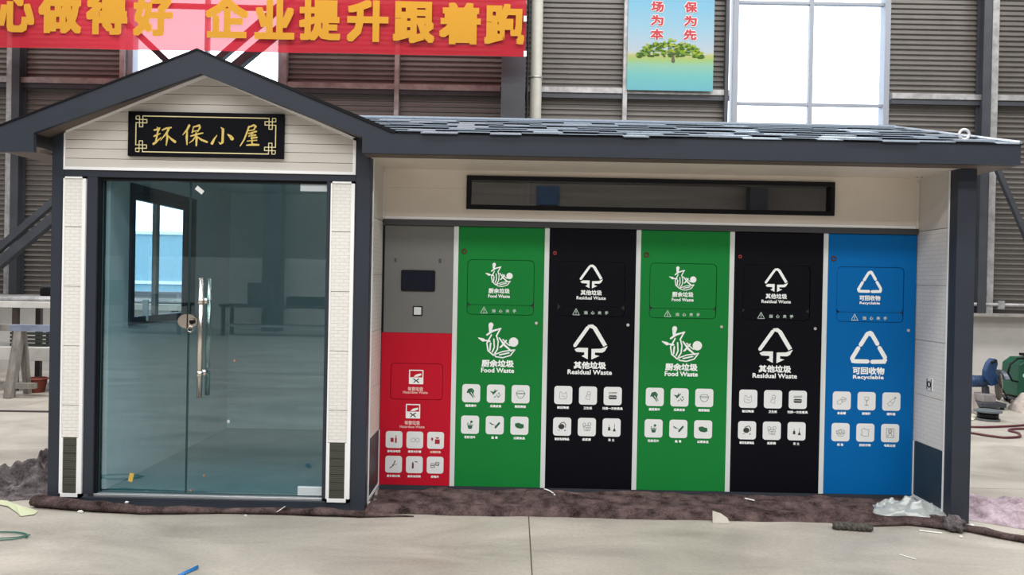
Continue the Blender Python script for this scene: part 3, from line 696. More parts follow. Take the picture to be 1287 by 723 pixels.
# huan 
br([(238, 205), (262, 200), (283, 188)], [12, 15, 8]); br([(237, 252), (258, 243), (285, 232)], [13, 14, 7]); br([(268, 190), (262, 240), (250, 290)], [10, 14, 12])
br([(232, 312), (250, 300), (290, 262)], [18, 16, 6]); br([(300, 205), (330, 192), (368, 186)], [10, 14, 12]); br([(350, 195), (335, 225), (305, 262), (285, 285)], [16, 15, 10, 4])
br([(337, 225), (338, 270), (330, 322)], [12, 16, 8]); br([(345, 250), (370, 275), (398, 296)], [8, 16, 20])
br([(258, 182), (275, 196), (268, 215)], [4, 16, 10])
ch.mb.build('character', gold, sgn); ch.mb = MB()
# bao 
br([(508, 170), (490, 205), (458, 242)], [18, 16, 6]); br([(492, 215), (488, 260), (490, 318)], [10, 18, 8])
br([(540, 185), (530, 225)], [8, 10]); br([(538, 182), (585, 170), (590, 188), (572, 218)], [9, 18, 14, 8]); br([(532, 218), (575, 208)], [9, 8])
br([(520, 252), (560, 240), (612, 228)], [10, 14, 9]); br([(560, 225), (564, 270), (562, 325)], [9, 18, 12]); br([(555, 255), (535, 285), (508, 305)], [10, 10, 4]); br([(568, 255), (600, 280), (645, 298)], [8, 16, 14])
ch.mb.build('character', gold, sgn); ch.mb = MB()
# xiao 
br([(752, 185), (768, 200), (766, 250), (764, 300), (748, 312), (733, 296)], [5, 20, 18, 18, 12, 3]); br([(722, 245), (700, 275), (683, 308)], [5, 14, 22]); br([(805, 240), (826, 256), (838, 272)], [10, 24, 28])
ch.mb.build('character', gold, sgn); ch.mb = MB()
# wu 
br([(962, 185), (1005, 168), (1020, 178), (1002, 205)], [10, 16, 16, 6]); br([(958, 212), (1010, 203)], [9, 9]); br([(968, 178), (952, 225), (930, 280), (900, 328)], [12, 14, 12, 8])
br([(965, 232), (1025, 216)], [10, 12]); br([(1000, 228), (968, 252), (1018, 244)], [9, 12, 14]); br([(985, 268), (1028, 262)], [12, 14]); br([(990, 245), (992, 320)], [8, 12]); br([(950, 322), (1000, 318), (1042, 320)], [10, 18, 14]); br([(955, 290), (1028, 284)], [8, 8])


ch.mb.build('character', gold, sgn)

# =================================================================== WASTE CABINETS
def sheet_mat(name, c):
    return mat(name, c, 0.5, var=0.03, vscale=2.0, spec=0.10)
green = sheet_mat('green_sheet', (0.010, 0.205, 0.040)); blk = sheet_mat('black_sheet', (0.003, 0.0033, 0.0065)); blue = sheet_mat('blue_sheet', (0.001, 0.125, 0.40)); red = sheet_mat('red_sheet', (0.52, 0.010, 0.028)); grey = sheet_mat('grey_sheet', (0.17, 0.17, 0.165))
YF = BY              # front face
YI = BY-0.0015       # print plane
def ring_panel(x0, x1, z0, z1, cx, cz, w, h, r, y0, dep):
    """sheet with a rounded opening"""
    inner = rrect(cx, cz, w, h, r); n = len(inner); outer = []
    C4 = ((x1, z1), (x0, z1), (x0, z0), (x1, z0))
    for i, (x, z) in enumerate(inner):
        c = C4[i//6]; k = i % 6; hor = (k == 0) == (i//6 in (0, 2)) if k in (0, 5) else None
        outer.append(c if hor is None else ((c[0], z) if hor else (x, c[1])))
    mb = MB()
    mb.add([(x, y0, z) for x, z in outer]+[(x, y0, z) for x, z in inner]+[(x, y0+dep, z) for x, z in inner]+[(x, y0+dep, z) for x, z in outer],
           [(i, (i+1) % n, n+(i+1) % n, n+i) for i in range(n)]+[(n+i, n+(i+1) % n, 2*n+(i+1) % n, 2*n+i) for i in range(n)]+[(i, 3*n+i, 3*n+(i+1) % n, (i+1) % n) for i in range(n)])
    return mb
# --- icon drawings, u and v in -1..1
def ic_cabbage(k): k.line([(-0.5, 0.1), (-0.35, 0.5), (0.05, 0.6), (0.3, 0.35), (0.2, 0.0)], 0.2); k.line([(-0.3, 0.2), (0.1, -0.3), (0.3, -0.6)], [0.25, 0.16, 0.1]); k.line([(0.05, 0.3), (0.3, -0.2), (0.5, -0.5)], [0.16, 0.1, 0.06]); k.dot((-0.1, 0.35), 0.22)
def ic_peel(k): k.line([(-0.7, 0.3), (-0.3, 0.1), (0.2, 0.5)], [0.1, 0.3, 0.06]); k.line([(-0.4, -0.1), (-0.25, 0.1), (-0.1, 0.6)], [0.1, 0.25, 0.06]); k.line([(-0.2, -0.5), (0.0, -0.35)], 0.1); k.line([(0.1, -0.1), (0.35, -0.5), (0.6, -0.15)], 0.08); k.dot((0.4, 0.05), 0.1)
def ic_bowl(k): k.line([(-0.6, 0.15), (0.6, 0.15), (0.45, -0.25), (0.2, -0.5), (-0.2, -0.5), (-0.45, -0.25)], 0.06, True); k.line([(-0.6, 0.15), (-0.35, 0.45), (0.35, 0.45), (0.6, 0.15)], 0.05); k.line([(-0.5, 0.02), (0.5, 0.02)], 0.04)
def ic_pot(k): k.poly([(-0.35, -0.1), (0.35, -0.1), (0.22, -0.55), (-0.22, -0.55)]); k.line([(-0.4, 0.0), (0.4, 0.0)], 0.08); k.line([(0.0, 0.0), (0.1, 0.3)], 0.06); k.dot((0.18, 0.4), 0.17); k.dot((-0.3, 0.2), 0.08)
def ic_bone(k): k.line([(-0.7, 0.35), (-0.45, 0.15), (-0.15, 0.1)], [0.06, 0.16, 0.05]); k.line([(-0.1, 0.1), (0.1, -0.1)], 0.05); k.line([(0.1, -0.3), (0.6, 0.3)], 0.26); k.line([(-0.55, 0.35), (-0.3, -0.02)], 0.04)
def ic_meat(k): k.poly([(-0.6, 0.3), (-0.1, 0.4), (0.2, 0.25), (0.55, 0.2), (0.6, -0.25), (0.2, -0.4), (-0.35, -0.3), (-0.6, -0.05)])
def ic_bag(k): k.line([(-0.45, 0.45), (-0.5, -0.4), (-0.2, -0.55), (0.3, -0.5), (0.5, -0.3), (0.4, 0.45), (0.2, 0.2), (-0.1, 0.15), (-0.25, 0.4)], 0.05, True); k.line([(-0.2, -0.1), (0.2, -0.2)], 0.05)
def ic_paper(k): k.ring((0.1, 0.35), 0.22, 0.06); k.line([(-0.1, 0.25), (-0.35, -0.35), (-0.05, -0.5), (0.2, -0.55), (0.3, 0.2)], 0.05); k.line([(-0.25, -0.1), (0.1, -0.05)], 0.05)
def ic_lunch(k): k.line([(-0.55, 0.45), (0.55, 0.5)], 0.06); k.line([(-0.55, 0.3), (0.55, 0.36)], 0.05); k.poly([(-0.6, -0.1), (-0.45, 0.1), (0.45, 0.1), (0.6, -0.1)]); k.poly([(-0.6, -0.17), (0.6, -0.17), (0.45, -0.42), (-0.45, -0.42)])
def ic_ceramic(k): k.dot((-0.1, 0.0), 0.42, 14, 0.36); k.line([(-0.3, 0.4), (0.2, 0.6), (0.5, 0.3), (0.45, -0.1)], 0.09); k.dot((0.4, -0.5), 0.09); k.line([(-0.6, -0.5), (-0.3, -0.5)], 0.05)
def ic_diaper(k): k.ring((-0.35, 0.35), 0.2, 0.06); k.ring((0.35, 0.4), 0.2, 0.06); k.line([(-0.5, 0.1), (-0.3, -0.45), (0.35, -0.5), (0.5, 0.0), (0.0, -0.1)], 0.06, True); k.line([(-0.2, 0.2), (0.3, 0.15)], 0.08); k.ring((0.05, -0.25), 0.15, 0.05)
def ic_dust(k): k.poly([(-0.5, -0.4), (-0.15, -0.4), (-0.2, 0.05), (-0.45, 0.05)]); k.line([(-0.33, 0.0), (-0.33, 0.35)], 0.05); k.poly([(0.15, -0.5), (0.6, -0.5), (0.38, 0.0)]); k.line([(0.38, 0.0), (0.4, 0.45)], 0.06)
def ic_can(k): k.line([(-0.6, -0.1), (-0.1, 0.2), (0.1, 0.5), (0.6, 0.3), (0.5, 0.0), (0.1, -0.2), (-0.2, -0.5), (-0.6, -0.4)], 0.05, True); k.line([(-0.1, 0.2), (0.1, -0.2)], 0.08); k.line([(0.1, 0.1), (0.45, 0.2)], 0.09)
def ic_glass(k): k.line([(-0.25, 0.55), (0.25, 0.55), (0.28, 0.2), (0.0, 0.0), (-0.28, 0.2)], 0.05, True); k.line([(0.0, 0.0), (0.0, -0.5)], 0.07); k.line([(-0.25, -0.55), (0.25, -0.55)], 0.08); k.dot((0, 0.05), 0.09)
def ic_bottle(k): k.line([(0.55, 0.6), (0.35, 0.35), (0.1, 0.3), (-0.5, -0.3), (-0.3, -0.6), (0.05, -0.5), (0.45, 0.15), (0.45, 0.3)], 0.05, True); k.dot((0.5, 0.52), 0.12); k.line([(-0.2, 0.05), (0.15, -0.2)], 0.05)
def ic_sheets(k): k.line([(-0.6, 0.15), (0.0, -0.1), (0.6, 0.2), (0.1, 0.4)], 0.05, True); k.line([(-0.6, 0.0), (-0.3, -0.5), (0.3, -0.55), (0.6, 0.0)], 0.06); k.line([(-0.55, -0.1), (0.0, -0.3), (0.55, -0.05)], 0.09); k.ring((-0.05, 0.1), 0.2, 0.06)
def ic_shirt(k): k.line([(-0.55, 0.35), (-0.2, 0.6), (0.05, 0.4), (0.5, 0.4), (0.4, 0.1), (0.45, -0.45), (-0.1, -0.5), (-0.6, -0.3), (-0.4, 0.0)], 0.055, True)
def ic_board(k): k.line([(-0.5, 0.6), (0.5, 0.6), (0.5, -0.6), (-0.5, -0.6)], 0.07, True); k.ring((0, 0.25), 0.25, 0.07); k.dot((-0.1, 0.3), 0.07); k.dot((0.12, 0.3), 0.07); k.line([(-0.35, -0.45), (-0.1, -0.05), (0.1, -0.05), (0.35, -0.45)], 0.08); k.line([(-0.15, 0.12), (0.15, 0.12)], 0.05)
def ic_battery(k): k.poly([(-0.5, -0.35), (-0.05, -0.35), (-0.05, 0.25), (-0.5, 0.25)]); k.poly([(0.15, -0.45), (0.4, -0.45), (0.4, 0.3), (0.15, 0.3)]); k.poly([(0.2, 0.4), (0.35, 0.4), (0.35, 0.6), (0.2, 0.6)])
def ic_lamp(k): k.ring((-0.25, 0.0), 0.3, 0.05); k.ring((0.4, 0.0), 0.25, 0.05, ry=0.3)
def ic_paint(k): k.poly([(-0.1, -0.5), (0.6, -0.5), (0.6, 0.15), (-0.1, 0.15)]); k.poly([(0.1, 0.25), (0.4, 0.25), (0.55, 0.45), (-0.05, 0.45)]); k.dot((-0.5, 0.2), 0.17, ry=0.22); k.line([(-0.5, 0.0), (-0.5, -0.15)], 0.06)
def ic_mercury(k): k.line([(-0.5, -0.5), (-0.15, -0.3), (0.1, 0.2), (0.2, 0.5)], [0.14, 0.08, 0.12, 0.16]); k.line([(0.0, -0.1), (0.5, 0.05)], 0.05); k.dot((-0.1, -0.15), 0.11)
def ic_spray(k): k.poly([(-0.35, -0.55), (-0.1, -0.55), (-0.1, 0.1), (-0.18, 0.4), (-0.28, 0.4), (-0.35, 0.1)]); k.line([(0.05, 0.42), (0.25, 0.45), (0.5, 0.36)], [0.06, 0.16, 0.05])
def ic_film(k): k.line([(-0.6, 0.2), (-0.1, 0.2), (-0.1, -0.35), (-0.6, -0.35)], 0.07, True); k.line([(0.1, 0.45), (0.6, 0.35), (0.5, -0.1), (0.05, 0.0)], 0.07, True); k.line([(-0.6, -0.07), (-0.1, -0.07)], 0.09); k.line([(0.1, 0.2), (0.55, 0.12)], 0.09)
# --- logos, drawn in photo-crop units around the logo centre
def pts(cx, cy, s, *p): return [((x-cx)*s, (cy-y)*s) for x, y in p]
def lg_food(k):
    q = lambda *p: pts(438, 207, 1/118, *p); u = 1/118
    k.line(q((392, 108), (388, 148)), [32*u, 16*u]); k.line(q((368, 172), (400, 148), (455, 130)), [12*u, 14*u, 9*u]); k.line(q((452, 132), (428, 178)), [9*u, 10*u])
    k.line(q((314, 192), (345, 206)), [6*u, 22*u]); k.line(q((345, 206), (385, 212)), [8*u, 14*u])
    k.line(q((396, 172), (368, 225), (376, 272), (412, 302), (436, 262), (440, 215), (430, 180)), [9*u]*7); k.line(q((392, 225), (388, 268)), 11*u); k.line(q((412, 198), (416, 250), (404, 280)), 9*u)
    k.line(q((446, 190), (480, 235), (524, 272)), [8*u, 14*u, 10*u]); k.line(q((492, 205), (460, 245), (452, 250)), [9*u, 13*u, 8*u]); k.line(q((470, 200), (500, 228), (515, 238)), 8*u)
    k.dot(q((538, 215))[0], 30*u, 20)
    k.line(q((420, 296), (470, 276), (546, 264), (520, 300), (470, 316), (425, 310)), 8*u, True); k.line(q((450, 298), (510, 284)), 9*u)
def lg_resid(k):
    q = lambda *p: pts(250, 135, 1/92, *p); u = 1/92
    k.line(q((174, 152), (236, 62)), 18*u); k.poly(q((236, 47), (262, 44), (282, 58), (336, 146), (318, 156), (262, 66), (243, 60)))
    k.poly(q((172, 172), (190, 163), (240, 163), (240, 221), (208, 205), (222, 198), (222, 186), (182, 184)))
    k.poly(q((258, 168), (306, 166), (340, 152), (326, 178), (312, 186), (276, 186), (276, 198), (298, 203), (258, 222)))
def lg_recy(k):
    q = lambda *p: pts(255, 145, 1/92, *p); u = 1/92; w = 21*u
    for a, b in (((172, 200), (202, 148)), ((214, 130), (246, 76)), ((268, 74), (298, 124)), ((309, 144), (338, 192)), ((186, 214), (250, 214)), ((274, 215), (334, 213))): k.line(q(a, b), w)
    k.poly(q((240, 66), (262, 58), (276, 66), (262, 88), (250, 80)))
    k.poly(q((162, 200), (170, 222), (190, 224), (188, 204), (178, 194))); k.poly(q((330, 190), (350, 204), (340, 224), (322, 222)))
def lg_haz(k):
    k.line([(-0.9, -0.9), (-0.9, 0.9), (0.9, 0.9), (0.9, -0.9)], 0.14, True); k.poly([(-0.95, -0.95), (0.95, -0.95), (0.95, -0.05), (-0.95, -0.05)]); k.poly([(-0.4, 0.0), (0.0, 0.35), (0.65, 0.5), (0.7, 0.25), (0.2, 0.05)])
def warning(mb_parent, cx, cz, m, small):
    k = Ink(cx, cz, 1, YI-0.001+0.0025)
    return k
KINDS = {
 'food': dict(cn='厨余垃圾', en='Food Waste', w=(0.245, 0.250), lg=lg_food, ls=1.12, ink=ink_green, icons=[(ic_cabbage, '蔬菜果叶', 0.086), (ic_peel, '瓜果皮核', 0.086), (ic_bowl, '剩菜剩饭', 0.086), (ic_pot, '花枝花叶', 0.086), (ic_bone, '鱼 骨', 0.050), (ic_meat, '过期食品', 0.086)]),
 'resid': dict(cn='其他垃圾', en='Residual Waste', w=(0.245, 0.335), lg=lg_resid, ls=1.1, ink=ink_dark, icons=[(ic_bag, '破旧陶瓷', 0.090), (ic_paper, '卫生纸', 0.066), (ic_lunch, '污损一次性餐具', 0.155), (ic_ceramic, '破旧包装物品', 0.110), (ic_diaper, '纸尿裤', 0.066), (ic_dust, '灰 土', 0.048)]),
 'recy': dict(cn='可回收物', en='Recyclable', w=(0.240, 0.232), lg=lg_recy, ls=1.1, ink=ink_grey, icons=[(ic_can, '食品罐', 0.066), (ic_glass, '玻璃杯', 0.066), (ic_bottle, '塑料瓶', 0.066), (ic_sheets, '纸 张', 0.048), (ic_shirt, '旧纺衣物', 0.086), (ic_board, '电路主板', 0.086)]),
}
def cabinet(x0, x1, kind, m, label, cat, gx=0.0, faded=1.0):
    K = KINDS[kind]; cx = (x0+x1)/2; W = x1-x0
    t = thing('waste_cabinet', label, cat, (cx, BY+0.3, 0.05), 'waste cabinets of the kiosk')
    body = MB().box(x0, x1, BY+0.022, BY+0.62, 0.055, 2.012).build('body', mat('cabinet_steel', (0.09, 0.09, 0.095), 0.6), t)
    hx, hz, hw, hh = x0+0.070+0.253, 1.561, 0.506, 0.416
    ring_panel(x0, x1, 0.054, 2.014, hx, hz, hw, hh, 0.035, YF, 0.02).build('door_panel', m, t)
    zs = 1.427
    hp = MB().prism(rrect(hx, (hz+hh/2-0.003+zs+0.001)/2, hw-0.006, hz+hh/2-0.003-zs-0.001, 0.031), YF+0.004, YF+0.02).build('hatch', m, t, bevel=0.002)
    hl = MB().prism(rrect(hx, (hz-hh/2+0.003+zs-0.001)/2, hw-0.006, zs-0.001-hz+hh/2-0.003, 0.031), YF+0.003, YF+0.02).build('hatch_lip', m, t, bevel=0.002)
    MB().torus((x0+0.042, YF-0.002, 1.828), 0.0155 if kind != 'resid' else 0.010, 0.0055, 'Y', 20, 6).build('keyhole', mat('keyhole_red', (0.30, 0.035, 0.04), 0.4, 0.3) if kind == 'resid' else mat('keyhole_brown', (0.10, 0.035, 0.02), 0.4, 0.3), t, smooth=True)
    MB().cyl((x1-0.052, YF-0.008, 1.297), (x1-0.052, YF+0.004, 1.297), 0.0115, 14).build('latch_button', chrome if kind != 'recy' else alu, t)
    c = x0+0.322+gx
    # small mark on the hatch
    yh = YF+0.0028
    k = Ink(c-0.004, 1.655, 0.088*K['ls']*0.96, yh); K['lg'](k); write(k.mb, K['cn'], c, 1.535, K['w'][0]*0.66, 0.040, yh-0.0003, 0.0016, 4); write(k.mb, K['en'], c, 1.495, K['w'][1]*0.66, 0.026, yh-0.0003, 0.0011, 4)
    k.mb.build('logo_print', print_white, hp)
    yl_ = YF+0.0018
    k = Ink(c-0.112, 1.386, 0.026, yl_); k.line([(-1, -0.8), (0, 1), (1, -0.8)], 0.16, True); k.line([(0, 0.35), (0, -0.2)], 0.2); k.dot((0, -0.5), 0.12)
    for i, cc in enumerate('当心夹手'): write(k.mb, cc, c-0.038+i*0.052, 1.384, 0.027, 0.026, yl_, 0.0008, 4)
    k.mb.build('warning_print', mat('soft_white_print', (0.55, 0.66, 0.60), 0.5), hl)
    # large mark
    k = Ink(c-0.002, 1.160, 0.130*K['ls']*0.96, YI); K['lg'](k); k.mb.build('logo', print_white, t)
    mb = MB(); write(mb, K['cn'], c, 0.987, K['w'][0], 0.057, YI, 0.0028); mb.build('chinese_title', print_white, t)
    mb = MB(); write(mb, K['en'], c, 0.935, K['w'][1], 0.037, YI, 0.0017); mb.build('english_title', print_white, t)
    for i, (fn, cap, cw) in enumerate(K['icons']):
        u, v = i % 3, i//3
        tx = c-0.196+u*0.1865+(-0.004 if v else 0); tz = (0.758, 0.520)[v]
        tl = MB().flat(rrect(tx, tz, 0.136, 0.138, 0.022), YI).build('icon_tile', tile_white, t)
        k = Ink(tx, tz, 0.056, YI-0.0008); fn(k)
        im = K['ink']
        if kind == 'resid' and i in (0, 1, 4): im = ink_grey
        k.mb.build('icon_print', im, tl)
        mb = MB(); write(mb, cap, tx, tz-0.094, cw, 0.021, YI, 0.0010, 4); mb.build('caption', print_white, t)
    return t
cabinet(SEP[0]+0.018, SEP[1]-0.018, 'food', green, 'green food waste cabinet, the left of two, beside the red and grey one', 'waste cabinet', -0.01)
cabinet(SEP[1]+0.018, SEP[2]-0.018, 'resid', blk, 'black residual waste cabinet between the two green food waste cabinets', 'waste cabinet')
cabinet(SEP[2]+0.018, SEP[3]-0.018, 'food', green, 'green food waste cabinet standing between the two black cabinets', 'waste cabinet')
cabinet(SEP[3]+0.018, SEP[4]-0.018, 'resid', blk, 'black residual waste cabinet next to the blue cabinet', 'waste cabinet')
cabinet(SEP[4]+0.018, 3.018, 'recy', blue, 'blue recyclables cabinet at the right end of the row', 'waste cabinet')
# red and grey cabinet
x0, x1 = -0.998, -0.466
t = thing('hazardous_waste_cabinet', 'narrow cabinet, grey control panel above and red hazardous waste door below', 'waste cabinet', (-0.73, BY+0.3, 0.05), 'waste cabinets of the kiosk')
box('body', MATS['cabinet_steel'], (x0, x1, BY+0.022, BY+0.62, 0.055, 2.012), t)
gpn = box('control_panel', grey, (x0+0.012, x1, YF, YF+0.022, 1.207, 2.014), t)
box('panel_edge', black, (x0, x0+0.012, YF-0.002, YF+0.022, 1.207, 2.014), t)
scx0, scx1, scz0, scz1 = -0.858, -0.602, 1.520, 1.680
sc_ = MB().prism(rrect((scx0+scx1)/2, (scz0+scz1)/2, scx1-scx0, scz1-scz0, 0.012), YF-0.010, YF+0.004).build('screen_bezel', black, t, bevel=0.002)
MB().prism(rrect((scx0+scx1)/2, (scz0+scz1)/2, scx1-scx0-0.022, scz1-scz0-0.022, 0.006), YF-0.011, YF-0.004).build('screen_glass', mat('screen_glass', (0.004, 0.005, 0.016), 0.08, spec=0.22), sc_)
bt = box('button_frame', black, (-0.766, -0.694, YF-0.006, YF+0.002, 1.335, 1.408), t, 0.002); box('button_face', mat('button_white', (0.62, 0.66, 0.66), 0.4), (-0.758, -0.702, YF-0.009, YF-0.004, 1.343, 1.400), bt, 0.003)
for x, w, h in ((-0.905, 0.016, 0.030), (-0.568, 0.020, 0.034)): box('sensor_slot', mat('sensor_dark', (0.05, 0.05, 0.05), 0.5), (x-w/2, x+w/2, YF-0.001, YF+0.002, 1.752-h/2, 1.752+h/2), t)
hx, hz, hw, hh = -0.728, 0.838, 0.396, 0.276
ring_panel(x0, x1, 0.054, 1.205, hx, hz, hw, hh, 0.028, YF, 0.02).build('door_panel', red, t)
hp = MB().prism(rrect(hx, hz, hw-0.006, hh-0.006, 0.026), YF+0.004, YF+0.02).build('hatch', red, t, bevel=0.002)
soft = print_white
def haz(c, z, sz, y, parent, cz1, cz2):
    k = Ink(c, z, sz, y); lg_haz(k); k.mb.build('logo_print', soft, parent)
    k = Ink(c, z, sz, y-0.0006); k.line([(-0.35, -0.25), (0.0, -0.5), (0.35, -0.25)], 0.14); k.line([(-0.3, -0.75), (-0.05, -0.5), (-0.3, -0.3)], 0.12); k.line([(0.05, -0.5), (0.35, -0.75)], 0.14); k.mb.build('cross_print', ink_dark, parent)
    mb = MB(); write(mb, '有害垃圾', c-0.004, cz1, 0.118, 0.032, y, 0.0015, 4); write(mb, 'Hazardous Waste', c-0.004, cz2, 0.188, 0.021, y, 0.0009, 4); mb.build('title_print', mat('pink_white_print', (0.82, 0.48, 0.46), 0.5), parent)
haz(-0.732, 0.872, 0.056, YF+0.0028, hp, 0.782, 0.756)
haz(-0.751, 0.613, 0.056, YI, t, 0.526, 0.496)
REDS = [(ic_battery, '废电池电类', 0.100), (ic_lamp, '废荧光灯管', 0.100), (ic_paint, '过期药品', 0.082), (ic_mercury, '废水银计类', 0.100), (ic_spray, '废杀虫剂类', 0.100), (ic_film, '胶卷片', 0.060)]
for i, (fn, cap, cw) in enumerate(REDS):
    u, v = i % 3, i//3; tx = -0.890+u*0.157; tz = (0.396, 0.209)[v]
    tl = MB().flat(rrect(tx, tz, 0.126, 0.128, 0.020), YI).build('icon_tile', tile_white, t)
    k = Ink(tx, tz, 0.052, YI-0.0008); fn(k); k.mb.build('icon_print', ink_red if i in (0, 2) else ink_grey if i == 1 else mat('maroon_print', (0.10, 0.02, 0.04), 0.5), tl)
    mb = MB(); write(mb, cap, tx, tz-0.088, cw, 0.019, YI, 0.0009, 4); mb.build('caption', red_caption if i == 2 else print_white, t)

# =================================================================== CLOTHS AND SCRAPS ON THE FLOOR
def felt_mat(name, a, b, sc=90):
    m = bpy.data.materials.new(name); m.use_nodes = True; nt = m.node_tree; N = nt.nodes; L = nt.links
    p = N['Principled BSDF']; p.inputs['Roughness'].default_value = 0.95; p.inputs['Specular IOR Level'].default_value = 0.1
    tc = N.new('ShaderNodeTexCoord'); n = N.new('ShaderNodeTexNoise'); n.inputs['Scale'].default_value = sc; n.inputs['Detail'].default_value = 8; n.inputs['Roughness'].default_value = 0.75; L.new(tc.outputs['Object'], n.inputs['Vector'])
    n0 = N.new('ShaderNodeTexNoise'); n0.inputs['Scale'].default_value = 11; n0.inputs['Detail'].default_value = 3; L.new(tc.outputs['Object'], n0.inputs['Vector'])
    ad = N.new('ShaderNodeMath'); ad.operation = 'MULTIPLY_ADD'; ad.inputs[1].default_value = 0.55; L.new(n0.outputs[0], ad.inputs[0]); 
    m2 = N.new('ShaderNodeMath'); m2.operation = 'MULTIPLY'; m2.inputs[1].default_value = 0.55; L.new(n.outputs[0], m2.inputs[0]); L.new(m2.outputs[0], ad.inputs[2])
    cr = N.new('ShaderNodeValToRGB'); cr.color_ramp.elements[0].position = 0.40; cr.color_ramp.elements[1].position = 0.70
    cr.color_ramp.elements[0].color = (*a, 1); cr.color_ramp.elements[1].color = (*b, 1); L.new(ad.outputs[0], cr.inputs[0]); L.new(cr.outputs[0], p.inputs['Base Color'])
    bp = N.new('ShaderNodeBump'); bp.inputs['Strength'].default_value = 0.9; bp.inputs['Distance'].default_value = 0.006; L.new(n.outputs[0], bp.inputs['Height']); L.new(bp.outputs[0], p.inputs['Normal'])
    return m
felt = felt_mat('brown_felt', (0.014, 0.009, 0.009), (0.155, 0.108, 0.105), 80)
felt_g = felt_mat('grey_felt', (0.022, 0.018, 0.021), (0.23, 0.20, 0.21), 60)
lilac = felt_mat('lilac_cloth', (0.22, 0.165, 0.19), (0.56, 0.46, 0.52), 40)
def nz(x, y, s=1.0, o=0.0): return noise.noise(Vector((x*s, y*s, o)))
def rid(x, y, s=1.0, o=0.0): return 1.12-2*math.sqrt(noise.noise(Vector((x*s, y*s, o)))**2+0.004)
# felt mat filling the floor of the bay
def mat_fn(u, v):
    x = -1.0+4.1*u
    front = -0.045+0.018*nz(x, 0, 1.7)+0.012*nz(x, 0, 6)-0.03*max(0, (x-2.0))
    y = front+(0.49-front)*v
    h = 0.014+0.022*max(0, rid(x*0.22, y, 8.0, 2))**2+0.014*nz(x, y*2, 7)+0.016*max(0, rid(x*0.5+y, y*1.4, 4.0, 6))**3+0.018*math.exp(-((y-front-0.05)/0.035)**2)*(0.6+0.6*nz(x, 1, 2.2))
    if v == 0: h = 0.0
    if x < -0.985 or x > 3.0: h = min(h, 0.02)
    return (x, y, max(0.001, h))
mt = MB().grid(260, 30, mat_fn).build('felt_mat', felt, smooth=True)
tag(mt, 'brown felt mat spread along the foot of the coloured cabinets', 'mat')
# rolled edge along the glazed room
def roll(name, path, rad, m, label, cat, n=10, flat=0.6, nzs=0.25, seg=10):
    P = [Vector(p) for p in path]; pts_, rr = [], []
    for i in range(len(P)-1):
        for k in range(seg):
            a = k/seg; p = P[i].lerp(P[i+1], a); r = rad[i]*(1-a)+rad[i+1]*a
            r *= 1+nzs*noise.noise(Vector((p.x*7, p.y*7, 1))); pts_.append(Vector((p.x, p.y+0.015*noise.noise(Vector((p.x*3, 0, 7))), r*flat))); rr.append(r)
    pts_.append(Vector((P[-1].x, P[-1].y, rad[-1]*flat))); rr.append(rad[-1])
    mb = MB().tube(pts_, rr, n, flat=flat)
    for i, v in enumerate(mb.v):
        q = 0.25*nz(v[0]*1.0, v[1]*3+v[2]*8, 9); mb.v[i] = (v[0], v[1]+0.01*q, max(0.001, v[2]+0.008*q))
    return tag(mb.build(name, m, smooth=True), label, cat)
g = lambda px, py: (*ground(px, py), 0)
roll('felt_roll', [g(46, 636), g(100, 641), g(180, 646), g(300, 645), g(400, 648), g(452, 650), g(520, 650)], [0.060, 0.058, 0.042, 0.030, 0.040, 0.034, 0.006], felt, 'rolled grey-brown felt edge lying along the glass room threshold', 'cloth')
# crumpled cloths
def crumple(name, cx, cy, rx, ry, h, m, label, cat, seed, n=46, sharp=5.0, rot=0.0, edge=0.75, base=0.0):
    ca, sa = math.cos(rot), math.sin(rot)
    def fn(u, v):
        a, b = u*2-1, v*2-1
        k = 1+0.22*noise.noise(Vector((a*1.3, b*1.3, seed)))
        r = math.sqrt(a*a*0.9+b*b*0.9); fall = max(0.0, 1-r**2.2*edge)
        x, y = a*rx*k, b*ry*k
        wx = a*rx+0.06*noise.noise(Vector((a*3, b*3, seed+9))); wy = b*ry+0.06*noise.noise(Vector((a*3, b*3, seed+19)))
        f1 = max(0, rid(wx, wy*1.4, sharp, seed))**2; f2 = max(0, rid(wx*1.6, wy, sharp*2.0, seed+5))**2
        z = h*fall*(0.26+0.62*f1+0.17*f2+0.2*nz(a, b, 2.0, seed))
        z += base
        if max(abs(a), abs(b)) > 0.98: z = base*0.8
        return (cx+x*ca-y*sa, cy+x*sa+y*ca, max(0.0015, z))
    return tag(MB().grid(n, n, fn).build(name, m, smooth=True), label, cat)
x, y = ground(30, 615); crumple('cloth_heap', x+0.02, y+0.03, 0.36, 0.20, 0.21, felt_g, 'crumpled dark grey blanket heaped at the left corner post', 'cloth', 3, 80, 3.6, 0.35)
x, y = ground(58, 596); crumple('cloth_heap', x, y, 0.16, 0.13, 0.20, felt_g, 'small dark bunched cloth behind the left corner post', 'cloth', 8, 50, 5.0, 0.0)
x, y = ground(22, 628); crumple('cloth_flap', x-0.02, y+0.02, 0.17, 0.06, 0.045, felt_g, 'dark pointed flap of blanket beside the pale green sheet', 'cloth', 12, 40, 6.0, 0.35)
x, y = ground(1262, 655); crumple('cloth_sheet', x+0.20, y+0.14, 0.52, 0.34, 0.11, lilac, 'lilac-grey crumpled sheet spread beside the right corner post', 'cloth', 21, 90, 3.4, -0.45)
roll('felt_roll', [(2.35, -0.10, 0), g(1140, 660), g(1215, 668), g(1262, 678), g(1310, 686), g(1380, 690)], [0.018, 0.030, 0.040, 0.038, 0.03, 0.008], felt, 'brown felt edge running out past the right corner post', 'cloth')
x, y = ground(1199, 668); b = MB().ball((x, y, 0.045), 0.070, 0.06, 0.055, 26, 16, 0.35, 5)
